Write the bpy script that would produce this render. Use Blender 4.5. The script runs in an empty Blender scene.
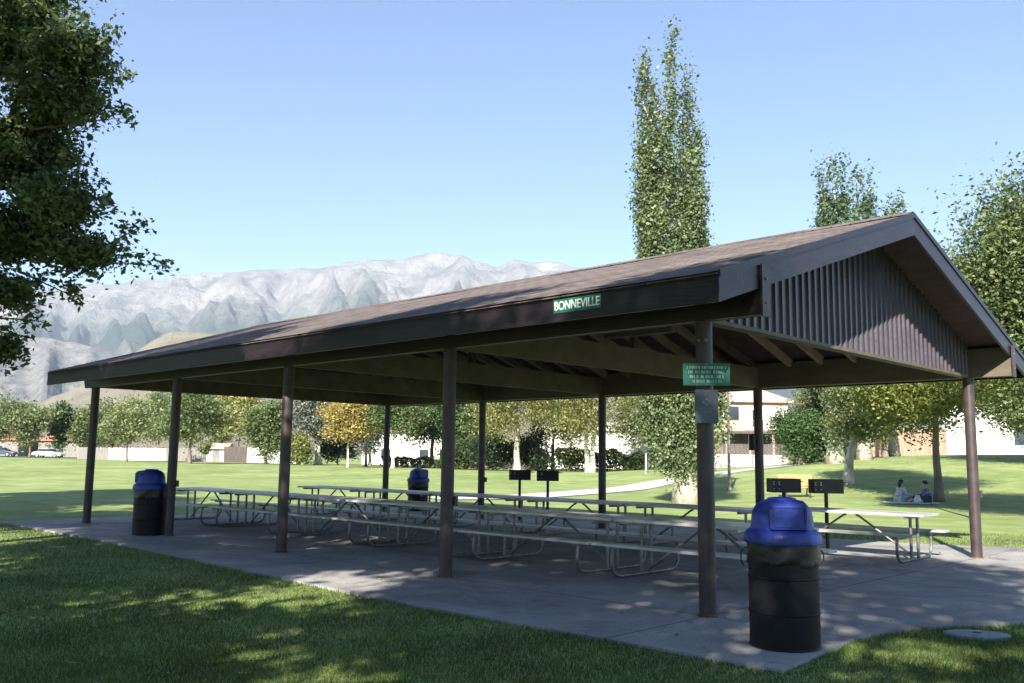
import bpy, math, random
import numpy as np
from mathutils import Vector, Matrix
random.seed(7); RNG = np.random.default_rng(7)
S = bpy.context.scene
C = S.collection
PI = math.pi

# ------------------------------------------------------------------ camera
CAM = np.array([5.0796, -8.1549, 1.5632]); YAW, PIT, ROL, F = -.7678, .1272, .0127, 904.87
_fw = np.array([math.cos(PIT)*math.sin(YAW), math.cos(PIT)*math.cos(YAW), math.sin(PIT)])
_r = np.array([math.cos(YAW), -math.sin(YAW), 0.]); _u = np.cross(_r, _fw)
R2 = _r*math.cos(ROL)+_u*math.sin(ROL); U2 = -_r*math.sin(ROL)+_u*math.cos(ROL)
cd = bpy.data.cameras.new('camera'); cam = bpy.data.objects.new('camera', cd); C.objects.link(cam)
cam.matrix_world = Matrix(((R2[0], U2[0], -_fw[0], CAM[0]), (R2[1], U2[1], -_fw[1], CAM[1]), (R2[2], U2[2], -_fw[2], CAM[2]), (0, 0, 0, 1)))
cd.sensor_width = 36; cd.lens = F/1024*36; cd.clip_start = .05; cd.clip_end = 40000
S.camera = cam
def ray(px, py): return _fw+R2*(px-512)/F+U2*(341.5-py)/F
def hor(px): return 450.7+(px)*(463.7-450.7)/1023.
def at(px, D):                       # ground position of a thing seen in direction px, D metres ahead
    v = ray(px, hor(px)); p = CAM+v*D; return float(p[0]), float(p[1])
def zat(px, py, D): return float((CAM+ray(px, py)*D)[2])
FW2 = np.array([math.sin(YAW), math.cos(YAW)]); RT2 = np.array([math.cos(YAW), -math.sin(YAW)])

# ------------------------------------------------------------------ noise
def _hash(ix, iy, s):
    h = (ix.astype(np.int64)*374761393+iy.astype(np.int64)*668265263+s*1442695041) & 0xffffffff
    h = ((h ^ (h >> 13))*1274126177) & 0xffffffff
    return ((h ^ (h >> 16)) & 0xffff)/65535.
def vnoise(x, y, s=0):
    ix = np.floor(x); iy = np.floor(y); fx = x-ix; fy = y-iy
    fx = fx*fx*(3-2*fx); fy = fy*fy*(3-2*fy)
    a = _hash(ix, iy, s); b = _hash(ix+1, iy, s); c = _hash(ix, iy+1, s); d = _hash(ix+1, iy+1, s)
    return (a*(1-fx)+b*fx)*(1-fy)+(c*(1-fx)+d*fx)*fy
def fbm(x, y, o=5, s=0, ridge=False):
    t = 0; a = .5; n = 0
    for k in range(o):
        v = vnoise(x*2**k+17*k, y*2**k-9*k, s+k)
        if ridge: v = 1-abs(2*v-1)
        t = t+v*a; n += a; a *= .5
    return t/n
def sstep(t): t = np.clip(t, 0, 1); return t*t*(3-2*t)

# ------------------------------------------------------------------ materials
def newmat(name):
    m = bpy.data.materials.new(name); m.use_nodes = True
    nt = m.node_tree; nt.nodes.clear()
    out = nt.nodes.new('ShaderNodeOutputMaterial'); return m, nt, out
def mat(name, col, rough=.6, metal=0., var=.25, scale=8., bump=.15, bscale=40., spec=.5, col2=None, stretch=None, island=0., coord='Object', dist=.01):
    m, nt, out = newmat(name); N = nt.nodes; L = nt.links
    b = N.new('ShaderNodeBsdfPrincipled'); L.new(b.outputs[0], out.inputs[0])
    b.inputs['Roughness'].default_value = rough; b.inputs['Metallic'].default_value = metal
    b.inputs['Specular IOR Level'].default_value = spec
    tc = N.new('ShaderNodeTexCoord'); mp = N.new('ShaderNodeMapping'); L.new(tc.outputs[coord], mp.inputs[0])
    if stretch: mp.inputs['Scale'].default_value = stretch
    n = N.new('ShaderNodeTexNoise'); n.inputs['Scale'].default_value = scale; n.inputs['Detail'].default_value = 6; L.new(mp.outputs[0], n.inputs[0])
    rp = N.new('ShaderNodeValToRGB'); L.new(n.outputs[0], rp.inputs[0])
    c1 = [c*(1-var) for c in col]; c2 = col2 if col2 else [min(1, c*(1+var)) for c in col]
    rp.color_ramp.elements[0].position = .35; rp.color_ramp.elements[1].position = .65
    rp.color_ramp.elements[0].color = (*c1, 1); rp.color_ramp.elements[1].color = (*c2, 1)
    last = rp.outputs[0]
    if island:
        g = N.new('ShaderNodeNewGeometry'); h = N.new('ShaderNodeHueSaturation'); mr = N.new('ShaderNodeMapRange')
        mr.inputs[3].default_value = 1-island; mr.inputs[4].default_value = 1+island
        L.new(g.outputs['Random Per Island'], mr.inputs[0]); L.new(mr.outputs[0], h.inputs['Value']); L.new(last, h.inputs['Color']); last = h.outputs[0]
    L.new(last, b.inputs['Base Color'])
    if bump:
        n2 = N.new('ShaderNodeTexNoise'); n2.inputs['Scale'].default_value = bscale; n2.inputs['Detail'].default_value = 4; L.new(mp.outputs[0], n2.inputs[0])
        bp = N.new('ShaderNodeBump'); bp.inputs['Strength'].default_value = bump; bp.inputs['Distance'].default_value = dist
        L.new(n2.outputs[0], bp.inputs['Height']); L.new(bp.outputs[0], b.inputs['Normal'])
        mr2 = N.new('ShaderNodeMapRange'); mr2.inputs[3].default_value = max(0, rough-.12); mr2.inputs[4].default_value = min(1, rough+.12)
        L.new(n2.outputs[0], mr2.inputs[0]); L.new(mr2.outputs[0], b.inputs['Roughness'])
    return m
def leafmat(name, ca, cb, trans=.35, cc=None, spec=.35, rough=.5):
    m, nt, out = newmat(name); N = nt.nodes; L = nt.links
    g = N.new('ShaderNodeNewGeometry'); rp = N.new('ShaderNodeValToRGB'); L.new(g.outputs['Random Per Island'], rp.inputs[0])
    rp.color_ramp.elements[0].color = (*ca, 1); rp.color_ramp.elements[1].color = (*cb, 1)
    if cc:
        e = rp.color_ramp.elements.new(.9); e.color = (*cb, 1); rp.color_ramp.elements[-1].color = (*cc, 1); rp.color_ramp.elements[-1].position = 1.
    tc = N.new('ShaderNodeTexCoord'); n = N.new('ShaderNodeTexNoise'); n.inputs['Scale'].default_value = .9; L.new(tc.outputs['Object'], n.inputs[0])
    mr = N.new('ShaderNodeMapRange'); mr.inputs[1].default_value = .3; mr.inputs[2].default_value = .7; mr.inputs[3].default_value = .7; mr.inputs[4].default_value = 1.3
    L.new(n.outputs[0], mr.inputs[0]); h = N.new('ShaderNodeHueSaturation'); L.new(mr.outputs[0], h.inputs['Value']); L.new(rp.outputs[0], h.inputs['Color'])
    b = N.new('ShaderNodeBsdfPrincipled'); b.inputs['Roughness'].default_value = rough; b.inputs['Specular IOR Level'].default_value = spec
    L.new(h.outputs[0], b.inputs['Base Color'])
    t = N.new('ShaderNodeBsdfTranslucent'); h2 = N.new('ShaderNodeHueSaturation'); h2.inputs['Hue'].default_value = .49; h2.inputs['Saturation'].default_value = 1.15; h2.inputs['Value'].default_value = 1.3
    L.new(h.outputs[0], h2.inputs['Color']); L.new(h2.outputs[0], t.inputs[0])
    mx = N.new('ShaderNodeMixShader'); mx.inputs[0].default_value = trans; L.new(b.outputs[0], mx.inputs[1]); L.new(t.outputs[0], mx.inputs[2]); L.new(mx.outputs[0], out.inputs[0])
    return m

M = {}
M['post'] = mat('brown_painted_steel', (.046, .033, .034), .45, 0, .25, 6, .2, 60)
M['rust'] = mat('rusty_steel', (.11, .05, .035), .8, 0, .4, 20, .4, 60)
M['fascia'] = mat('dark_brown_painted_wood', (.014, .009, .013), .36, 0, .3, 3, .35, 30, stretch=(.25, 1, 3), spec=.45)
M['metal_brown'] = mat('brown_corrugated_metal', (.045, .036, .046), .32, 0, .15, 2, .05, 20, spec=.6)
M['beige'] = mat('beige_painted_wood', (.10, .084, .056), .65, 0, .2, 4, .25, 30, stretch=(.3, 1, 1))
M['rafter'] = mat('tan_painted_rafter', (.25, .20, .125), .65, 0, .2, 4, .25, 30)
M['deck'] = mat('brown_stained_boards', (.05, .031, .024), .7, 0, .3, 4, .3, 30)
M['alu'] = mat('weathered_aluminium', (.50, .50, .49), .38, .2, .18, 5, .12, 60, stretch=(.25, 3, 1))
M['galv'] = mat('galvanized_pipe', (.22, .22, .22), .42, .6, .25, 12, .15, 80)
M['blackmetal'] = mat('black_steel', (.013, .013, .014), .55, .0, .4, 12, .3, 60)
M['holes'] = mat('pale_slot_fill', (.45, .44, .40), .9, 0, .2, 20, .2, 50)  # pale fill of the slot plates on the grill front
M['drum'] = mat('black_drum_paint', (.006, .006, .0075), .5, 0, .3, 5, .12, 30, spec=.25)
M['bag'] = mat('black_plastic_bag', (.008, .008, .009), .4, 0, .3, 8, .35, 14, spec=.5, dist=.012)
M['blue'] = mat('blue_moulded_plastic', (.010, .027, .235), .42, 0, .3, 9, .1, 60, col2=(.022, .05, .30))
M['green_sign'] = mat('green_sign_face', (.015, .13, .085), .45, 0, .15, 5, .02, 40)
M['white_ink'] = mat('white_lettering', (.75, .78, .74), .5, 0, .05, 5, 0)
M['pale_ink'] = mat('pale_green_lettering', (.36, .55, .47), .5, 0, .05, 5, 0)
M['grey_sign'] = mat('grey_sign_face', (.085, .095, .12), .4, .2, .15, 5, .03, 40)
M['grey_ink'] = mat('light_grey_lettering', (.20, .21, .24), .5, 0, .05, 5, 0)
M['white_paint'] = mat('white_paint', (.78, .77, .74), .6, 0, .06, 1.5, .1, 20)
M['stucco'] = mat('pink_stucco', (.50, .37, .30), .85, 0, .1, 2, .2, 40)
M['redroof'] = mat('red_roof_tiles', (.42, .16, .10), .8, 0, .25, 3, .3, 10)
M['pinkroof'] = mat('faded_pink_shingles', (.47, .34, .29), .85, 0, .15, 3, .3, 12)
M['greywood'] = mat('weathered_grey_boards', (.20, .185, .17), .85, 0, .3, 2, .3, 12, stretch=(6, 6, .5))
M['darkwood'] = mat('dark_brown_boards', (.085, .07, .065), .8, 0, .35, 2, .3, 12, stretch=(8, 8, .5))
M['tanwood'] = mat('tan_brown_boards', (.33, .22, .16), .8, 0, .3, 2, .3, 12, stretch=(8, 8, .5))
M['orange'] = mat('orange_varnished_wood', (.62, .27, .11), .5, 0, .2, 3, .15, 20, stretch=(.5, 4, 4))
M['glass'] = mat('dark_window_glass', (.03, .04, .05), .08, 0, .2, 1, 0, spec=.8)
M['rubber'] = mat('black_rubber', (.02, .02, .02), .8, 0, .2, 5, 0)
M['carwhite'] = mat('white_car_paint', (.62, .63, .66), .25, 0, .04, 2, 0, spec=.7)
M['carblue'] = mat('dark_blue_car_paint', (.045, .06, .12), .25, 0, .04, 2, 0, spec=.7)
M['chrome'] = mat('silver_rim', (.5, .5, .5), .3, .9, .1, 5, 0)
M['skin'] = mat('skin', (.42, .24, .17), .55, 0, .08, 10, .03, 50)
M['hair'] = mat('black_hair', (.012, .010, .009), .5, 0, .3, 30, .3, 90)
M['whitecloth'] = mat('pale_grey_cloth', (.40, .41, .44), .9, 0, .15, 12, .4, 30, dist=.02)
M['blanket'] = mat('white_picnic_cloth', (.52, .52, .55), .9, 0, .08, 5, .3, 12, dist=.02)
M['denim'] = mat('dark_denim', (.03, .04, .07), .9, 0, .2, 12, .3, 40)
M['lidgrey'] = mat('pale_blue_utility_lid', (.20, .27, .28), .7, 0, .2, 12, .3, 40)
# plaid shirt
def plaid():
    m, nt, out = newmat('blue_plaid_cloth'); N = nt.nodes; L = nt.links
    b = N.new('ShaderNodeBsdfPrincipled'); b.inputs['Roughness'].default_value = .9; L.new(b.outputs[0], out.inputs[0])
    tc = N.new('ShaderNodeTexCoord'); ck = N.new('ShaderNodeTexChecker'); ck.inputs['Scale'].default_value = 11
    ck.inputs[1].default_value = (.05, .05, .22, 1); ck.inputs[2].default_value = (.22, .17, .2, 1); L.new(tc.outputs['Object'], ck.inputs[0]); L.new(ck.outputs[0], b.inputs['Base Color']); return m
M['plaid'] = plaid()
def shingles():
    m, nt, out = newmat('brown_asphalt_shingles'); N = nt.nodes; L = nt.links
    b = N.new('ShaderNodeBsdfPrincipled'); b.inputs['Roughness'].default_value = .9; b.inputs['Specular IOR Level'].default_value = .2; L.new(b.outputs[0], out.inputs[0])
    tc = N.new('ShaderNodeTexCoord'); br = N.new('ShaderNodeTexBrick'); L.new(tc.outputs['Object'], br.inputs[0])
    br.inputs['Scale'].default_value = 1.; br.inputs['Brick Width'].default_value = .28; br.inputs['Row Height'].default_value = .15
    br.inputs['Mortar Size'].default_value = .012; br.inputs['Mortar Smooth'].default_value = .3; br.offset = .37
    br.inputs['Color1'].default_value = (.115, .093, .085, 1); br.inputs['Color2'].default_value = (.175, .143, .13, 1); br.inputs['Mortar'].default_value = (.05, .04, .037, 1)
    n = N.new('ShaderNodeTexNoise'); n.inputs['Scale'].default_value = 1.3; n.inputs['Detail'].default_value = 8; L.new(tc.outputs['Object'], n.inputs[0])
    mr = N.new('ShaderNodeMapRange'); mr.inputs[1].default_value = .3; mr.inputs[2].default_value = .7; mr.inputs[3].default_value = .72; mr.inputs[4].default_value = 1.2; L.new(n.outputs[0], mr.inputs[0])
    h = N.new('ShaderNodeHueSaturation'); L.new(br.outputs[0], h.inputs['Color']); L.new(mr.outputs[0], h.inputs['Value'])
    n3 = N.new('ShaderNodeTexNoise'); n3.inputs['Scale'].default_value = 60; L.new(tc.outputs['Object'], n3.inputs[0])
    mx = N.new('ShaderNodeMixRGB'); mx.blend_type = 'OVERLAY'; mx.inputs[0].default_value = .6; L.new(h.outputs[0], mx.inputs[1]); L.new(n3.outputs[0], mx.inputs[2]); L.new(mx.outputs[0], b.inputs['Base Color'])
    bp = N.new('ShaderNodeBump'); bp.inputs['Strength'].default_value = .8; bp.inputs['Distance'].default_value = .012; L.new(br.outputs['Fac'], bp.inputs['Height']); bp.invert = True; L.new(bp.outputs[0], b.inputs['Normal'])
    return m
M['shingles'] = shingles()
def concrete():
    m, nt, out = newmat('worn_concrete'); N = nt.nodes; L = nt.links
    b = N.new('ShaderNodeBsdfPrincipled'); b.inputs['Roughness'].default_value = .85; L.new(b.outputs[0], out.inputs[0])
    tc = N.new('ShaderNodeTexCoord'); n = N.new('ShaderNodeTexNoise'); n.inputs['Scale'].default_value = .8; n.inputs['Detail'].default_value = 10; n.inputs['Roughness'].default_value = .65; L.new(tc.outputs['Object'], n.inputs[0])
    rp = N.new('ShaderNodeValToRGB'); L.new(n.outputs[0], rp.inputs[0]); rp.color_ramp.elements[0].position = .32; rp.color_ramp.elements[0].color = (.21, .205, .20, 1); rp.color_ramp.elements[1].position = .66; rp.color_ramp.elements[1].color = (.37, .36, .345, 1)
    n2 = N.new('ShaderNodeTexNoise'); n2.inputs['Scale'].default_value = 45; n2.inputs['Detail'].default_value = 4; L.new(tc.outputs['Object'], n2.inputs[0])
    mx = N.new('ShaderNodeMixRGB'); mx.blend_type = 'OVERLAY'; mx.inputs[0].default_value = .5; L.new(rp.outputs[0], mx.inputs[1]); L.new(n2.outputs[0], mx.inputs[2])
    br = N.new('ShaderNodeTexBrick'); br.offset = 0; br.inputs['Scale'].default_value = 1; br.inputs['Brick Width'].default_value = 3.95; br.inputs['Row Height'].default_value = 4.2; br.inputs['Mortar Size'].default_value = .012
    br.inputs['Color1'].default_value = (1, 1, 1, 1); br.inputs['Color2'].default_value = (.93, .93, .93, 1); br.inputs['Mortar'].default_value = (.35, .33, .3, 1); L.new(tc.outputs['Object'], br.inputs[0])
    m2 = N.new('ShaderNodeMixRGB'); m2.blend_type = 'MULTIPLY'; m2.inputs[0].default_value = 1; L.new(mx.outputs[0], m2.inputs[1]); L.new(br.outputs[0], m2.inputs[2]); L.new(m2.outputs[0], b.inputs['Base Color'])
    vo = N.new('ShaderNodeTexVoronoi'); vo.inputs['Scale'].default_value = 3.2; L.new(tc.outputs['Object'], vo.inputs['Vector'])
    vr = N.new('ShaderNodeMapRange'); vr.inputs[1].default_value = .03; vr.inputs[2].default_value = .10; vr.inputs[3].default_value = .62; vr.inputs[4].default_value = 1; L.new(vo.outputs['Distance'], vr.inputs[0])
    v2 = N.new('ShaderNodeTexNoise'); v2.inputs['Scale'].default_value = .5; v2.inputs['Detail'].default_value = 9; v2.inputs['Roughness'].default_value = .7; v2.inputs['Distortion'].default_value = 1.2; L.new(tc.outputs['Object'], v2.inputs[0])
    v3 = N.new('ShaderNodeMapRange'); v3.inputs[1].default_value = .38; v3.inputs[2].default_value = .5; v3.inputs[3].default_value = .72; v3.inputs[4].default_value = 1; L.new(v2.outputs[0], v3.inputs[0])
    vm = N.new('ShaderNodeMath'); vm.operation = 'MULTIPLY'; L.new(vr.outputs[0], vm.inputs[0]); L.new(v3.outputs[0], vm.inputs[1])
    hs = N.new('ShaderNodeHueSaturation'); L.new(vm.outputs[0], hs.inputs['Value']); L.new(m2.outputs[0], hs.inputs['Color']); L.new(hs.outputs[0], b.inputs['Base Color'])
    bp = N.new('ShaderNodeBump'); bp.inputs['Strength'].default_value = .3; bp.inputs['Distance'].default_value = .004; L.new(n2.outputs[0], bp.inputs['Height']); L.new(bp.outputs[0], b.inputs['Normal'])
    return m
M['concrete'] = concrete()
def lawnmat():
    m, nt, out = newmat('mown_lawn'); N = nt.nodes; L = nt.links
    b = N.new('ShaderNodeBsdfPrincipled'); b.inputs['Roughness'].default_value = .9; b.inputs['Specular IOR Level'].default_value = .15; L.new(b.outputs[0], out.inputs[0])
    tc = N.new('ShaderNodeTexCoord'); n = N.new('ShaderNodeTexNoise'); n.inputs['Scale'].default_value = .16; n.inputs['Detail'].default_value = 9; n.inputs['Roughness'].default_value = .62; L.new(tc.outputs['Object'], n.inputs[0])
    rp = N.new('ShaderNodeValToRGB'); L.new(n.outputs[0], rp.inputs[0])
    e = rp.color_ramp.elements; e[0].position = .3; e[0].color = (.155, .215, .07, 1); e[1].position = .62; e[1].color = (.28, .335, .13, 1)
    k = e.new(.72); k.color = (.34, .35, .17, 1)
    n2 = N.new('ShaderNodeTexNoise'); n2.inputs['Scale'].default_value = 26; n2.inputs['Detail'].default_value = 5; L.new(tc.outputs['Object'], n2.inputs[0])
    n5 = N.new('ShaderNodeTexNoise'); n5.inputs['Scale'].default_value = .9; n5.inputs['Detail'].default_value = 6; L.new(tc.outputs['Object'], n5.inputs[0])
    r5 = N.new('ShaderNodeMapRange'); r5.inputs[1].default_value = .35; r5.inputs[2].default_value = .65; r5.inputs[3].default_value = .8; r5.inputs[4].default_value = 1.12; L.new(n5.outputs[0], r5.inputs[0])
    h5 = N.new('ShaderNodeHueSaturation'); L.new(r5.outputs[0], h5.inputs['Value']); L.new(rp.outputs[0], h5.inputs['Color'])
    mx = N.new('ShaderNodeMixRGB'); mx.blend_type = 'OVERLAY'; mx.inputs[0].default_value = .75; L.new(h5.outputs[0], mx.inputs[1]); L.new(n2.outputs[0], mx.inputs[2])
    n6 = N.new('ShaderNodeTexNoise'); n6.inputs['Scale'].default_value = .55; n6.inputs['Detail'].default_value = 8; n6.inputs['Roughness'].default_value = .7; L.new(tc.outputs['Object'], n6.inputs[0])
    r6 = N.new('ShaderNodeMapRange'); r6.inputs[1].default_value = .60; r6.inputs[2].default_value = .72; r6.inputs[4].default_value = .6; L.new(n6.outputs[0], r6.inputs[0])
    m6 = N.new('ShaderNodeMixRGB'); L.new(r6.outputs[0], m6.inputs[0]); L.new(mx.outputs[0], m6.inputs[1]); m6.inputs[2].default_value = (.27, .23, .12, 1); L.new(m6.outputs[0], b.inputs['Base Color'])
    bp = N.new('ShaderNodeBump'); bp.inputs['Strength'].default_value = .7; bp.inputs['Distance'].default_value = .03; L.new(n2.outputs[0], bp.inputs['Height']); L.new(bp.outputs[0], b.inputs['Normal'])
    return m
M['lawn'] = lawnmat()
def mountmat(name, rock1, rock2, veg, vegbias, scale):
    m, nt, out = newmat(name); N = nt.nodes; L = nt.links
    b = N.new('ShaderNodeBsdfPrincipled'); b.inputs['Roughness'].default_value = 1; b.inputs['Specular IOR Level'].default_value = 0; L.new(b.outputs[0], out.inputs[0])
    tc = N.new('ShaderNodeTexCoord'); n = N.new('ShaderNodeTexNoise'); n.inputs['Scale'].default_value = scale; n.inputs['Detail'].default_value = 12; n.inputs['Roughness'].default_value = .7; L.new(tc.outputs['Object'], n.inputs[0])
    rp = N.new('ShaderNodeValToRGB'); L.new(n.outputs[0], rp.inputs[0]); rp.color_ramp.elements[0].position = .35; rp.color_ramp.elements[1].position = .65
    rp.color_ramp.elements[0].color = (*rock1, 1); rp.color_ramp.elements[1].color = (*rock2, 1)
    at_ = N.new('ShaderNodeAttribute'); at_.attribute_name = 'veg'
    n2 = N.new('ShaderNodeTexNoise'); n2.inputs['Scale'].default_value = scale*3; n2.inputs['Detail'].default_value = 10; n2.inputs['Roughness'].default_value = .7; L.new(tc.outputs['Object'], n2.inputs[0])
    a = N.new('ShaderNodeMath'); a.operation = 'ADD'; L.new(at_.outputs['Fac'], a.inputs[0]); L.new(n2.outputs[0], a.inputs[1])
    mr = N.new('ShaderNodeMapRange'); mr.inputs[1].default_value = .82-vegbias; mr.inputs[2].default_value = 1.30-vegbias; L.new(a.outputs[0], mr.inputs[0])
    mx = N.new('ShaderNodeMixRGB'); L.new(mr.outputs[0], mx.inputs[0]); L.new(rp.outputs[0], mx.inputs[1]); mx.inputs[2].default_value = (*veg, 1); n2.inputs['Roughness'].default_value = .8; L.new(mx.outputs[0], b.inputs['Base Color'])
    n3 = N.new('ShaderNodeTexNoise'); n3.inputs['Scale'].default_value = scale*2.2; n3.inputs['Detail'].default_value = 12; n3.inputs['Roughness'].default_value = .75; L.new(tc.outputs['Object'], n3.inputs[0])
    bp = N.new('ShaderNodeBump'); bp.inputs['Strength'].default_value = 1; bp.inputs['Distance'].default_value = .35/scale; L.new(n3.outputs[0], bp.inputs['Height']); L.new(bp.outputs[0], b.inputs['Normal'])
    return m
M['mount'] = mountmat('pale_limestone', (.15, .147, .15), (.42, .405, .39), (.06, .085, .075), .10, .004)
M['foot'] = mountmat('grey_rocky_slope', (.13, .135, .14), (.31, .30, .295), (.06, .075, .05), -.02, .02)
M['tanhill'] = mountmat('dry_tan_slope', (.27, .235, .17), (.38, .34, .25), (.15, .16, .085), -.05, .012)
M['bark'] = mat('grey_brown_bark', (.17, .135, .105), .9, 0, .35, 5, .8, 16, stretch=(1, 1, .3), dist=.04)
M['palebark'] = mat('pale_bark', (.42, .38, .31), .9, 0, .35, 4, .7, 14, stretch=(1, 1, .4), dist=.03)
M['whitebark'] = mat('whitish_bark', (.60, .57, .50), .85, 0, .25, 5, .5, 14, stretch=(1, 1, .5), dist=.03)
G1 = (.035, .075, .018); G2 = (.085, .14, .035)
M['lf_near'] = leafmat('dark_green_leaves', (.05, .08, .028), (.11, .155, .055), .3, (.17, .21, .10))
M['lf_poplar'] = leafmat('silvery_green_leaves', (.095, .14, .055), (.19, .24, .12), .28, (.28, .31, .19))
M['lf_poplar2'] = leafmat('blue_green_leaves', (.06, .10, .05), (.13, .19, .09), .28, (.25, .29, .18))
M['lf_green'] = leafmat('green_leaves', (.07, .11, .04), (.16, .20, .08), .3, (.25, .28, .13))
M['lf_light'] = leafmat('light_green_leaves', (.12, .16, .065), (.23, .26, .12), .3, (.30, .32, .13))
M['lf_yellow'] = leafmat('yellow_green_leaves', (.11, .15, .04), (.24, .26, .075), .35, (.32, .31, .10))
M['lf_pale'] = leafmat('pale_yellow_leaves', (.22, .24, .09), (.36, .36, .15), .3, (.42, .38, .18))
M['lf_orange'] = leafmat('yellow_orange_leaves', (.20, .22, .07), (.42, .31, .10), .3, (.46, .27, .10))
M['lf_willow'] = leafmat('olive_drooping_leaves', (.13, .145, .045), (.25, .25, .09), .3, (.33, .31, .14))
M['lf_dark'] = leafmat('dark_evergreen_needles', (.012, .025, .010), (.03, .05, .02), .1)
M['lf_cedar'] = leafmat('green_cedar_needles', (.035, .075, .022), (.075, .13, .04), .15)
M['lf_spruce'] = leafmat('blue_spruce_needles', (.08, .10, .075), (.17, .19, .15), .1)
M['lf_hedge'] = leafmat('hedge_leaves', (.03, .05, .02), (.075, .10, .035), .2)
M['lf_olive'] = leafmat('olive_green_leaves', (.085, .115, .04), (.19, .21, .10), .3, (.30, .30, .16))
M['lf_shade'] = leafmat('shade_tree_leaves', (.03, .07, .02), (.07, .12, .03), .15)
M['blade'] = leafmat('grass_blades', (.05, .10, .02), (.135, .19, .05), .35, (.27, .26, .11), spec=.2)
M['deadleaf'] = leafmat('dry_leaves', (.12, .07, .03), (.30, .20, .08), .1)

# ------------------------------------------------------------------ mesh helpers
def link(name, me, m=None, parent=None, smooth=False):
    o = bpy.data.objects.new(name, me); C.objects.link(o)
    if m is not None: me.materials.append(m)
    if parent is not None: o.parent = parent
    if smooth: me.polygons.foreach_set('use_smooth', [True]*len(me.polygons))
    return o
def tag(o, label=None, cat=None, group=None, kind=None):
    if label: o['label'] = label
    if cat: o['category'] = cat
    if group: o['group'] = group
    if kind: o['kind'] = kind
    return o
def empty(name, loc, label=None, cat=None, rz=0., group=None):
    o = bpy.data.objects.new(name, None); C.objects.link(o); o.location = loc; o.rotation_euler = (0, 0, rz); o.empty_display_size = .2
    return tag(o, label, cat, group)
class MB:
    def __init__(s): s.v = []; s.f = []
    def add(s, vs, fs):
        n = len(s.v); s.v += [tuple(map(float, p)) for p in vs]; s.f += [tuple(i+n for i in f) for f in fs]; return s
    def box(s, x0, x1, y0, y1, z0, z1):
        return s.add([(x0, y0, z0), (x1, y0, z0), (x1, y1, z0), (x0, y1, z0), (x0, y0, z1), (x1, y0, z1), (x1, y1, z1), (x0, y1, z1)],
                     [(0, 3, 2, 1), (4, 5, 6, 7), (0, 1, 5, 4), (1, 2, 6, 5), (2, 3, 7, 6), (3, 0, 4, 7)])
    def hexa(s, p): return s.add(p, [(0, 3, 2, 1), (4, 5, 6, 7), (0, 1, 5, 4), (1, 2, 6, 5), (2, 3, 7, 6), (3, 0, 4, 7)])
    def bar(s, a, b, w, h, up=(0, 0, 1)):
        a = Vector(a); b = Vector(b); d = (b-a).normalized(); x = d.cross(Vector(up)); x = x.normalized() if x.length > 1e-5 else Vector((1, 0, 0)); u = x.cross(d)
        q = [(-1, -1), (1, -1), (1, 1), (-1, 1)]
        return s.hexa([a+x*w/2*i+u*h/2*j for i, j in q]+[b+x*w/2*i+u*h/2*j for i, j in q])
    def tube(s, pts, r, n=8, cap=True):
        P = [Vector(p) for p in pts]; rs = r if isinstance(r, (list, tuple)) else [r]*len(P); rings = []
        d0 = (P[1]-P[0]).normalized(); u = d0.orthogonal().normalized()
        for i, p in enumerate(P):
            d = ((P[min(i+1, len(P)-1)]-P[max(i-1, 0)])).normalized()
            u = (u-d*u.dot(d)); u = u.normalized() if u.length > 1e-6 else d.orthogonal().normalized(); w = d.cross(u)
            rings += [p+(u*math.cos(2*PI*k/n)+w*math.sin(2*PI*k/n))*rs[i] for k in range(n)]
        fs = [(i*n+k, i*n+(k+1) % n, (i+1)*n+(k+1) % n, (i+1)*n+k) for i in range(len(P)-1) for k in range(n)]
        if cap: fs += [tuple(range(n))[::-1], tuple((len(P)-1)*n+k for k in range(n))]
        return s.add(rings, fs)
    def lathe(s, prof, n=32, c=(0, 0), fn=None):
        vs = []
        for r, z in prof:
            for k in range(n):
                a = 2*PI*k/n; p = (c[0]+r*math.cos(a), c[1]+r*math.sin(a), z); vs.append(fn(p) if fn else p)
        fs = [(i*n+k, i*n+(k+1) % n, (i+1)*n+(k+1) % n, (i+1)*n+k) for i in range(len(prof)-1) for k in range(n)]
        fs += [tuple(range(n))[::-1], tuple((len(prof)-1)*n+k for k in range(n))]
        return s.add(vs, fs)
    def prism(s, poly, y0, y1, ax=1):              # poly in (x,z), extruded along y (ax=1) or poly in (y,z) along x (ax=0)
        n = len(poly)
        if ax == 1: vs = [(a, y0, b) for a, b in poly]+[(a, y1, b) for a, b in poly]
        elif ax == 0: vs = [(y0, a, b) for a, b in poly]+[(y1, a, b) for a, b in poly]
        else: vs = [(a, b, y0) for a, b in poly]+[(a, b, y1) for a, b in poly]
        return s.add(vs, [tuple(range(n)), tuple(range(2*n-1, n-1, -1))]+[(i, i+n, (i+1) % n+n, (i+1) % n) for i in range(n)])
    def build(s, name, m, parent=None, smooth=False, bevel=0, label=None):
        me = bpy.data.meshes.new(name); me.from_pydata(s.v, [], s.f); me.update()
        o = link(name, me, m, parent, smooth)
        if smooth:
            md = o.modifiers.new('edges', 'EDGE_SPLIT'); md.split_angle = math.radians(38)
        if bevel:
            b = o.modifiers.new('bevel', 'BEVEL'); b.width = bevel; b.segments = 2; b.limit_method = 'ANGLE'
        if label: o['label'] = label
        return o
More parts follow.
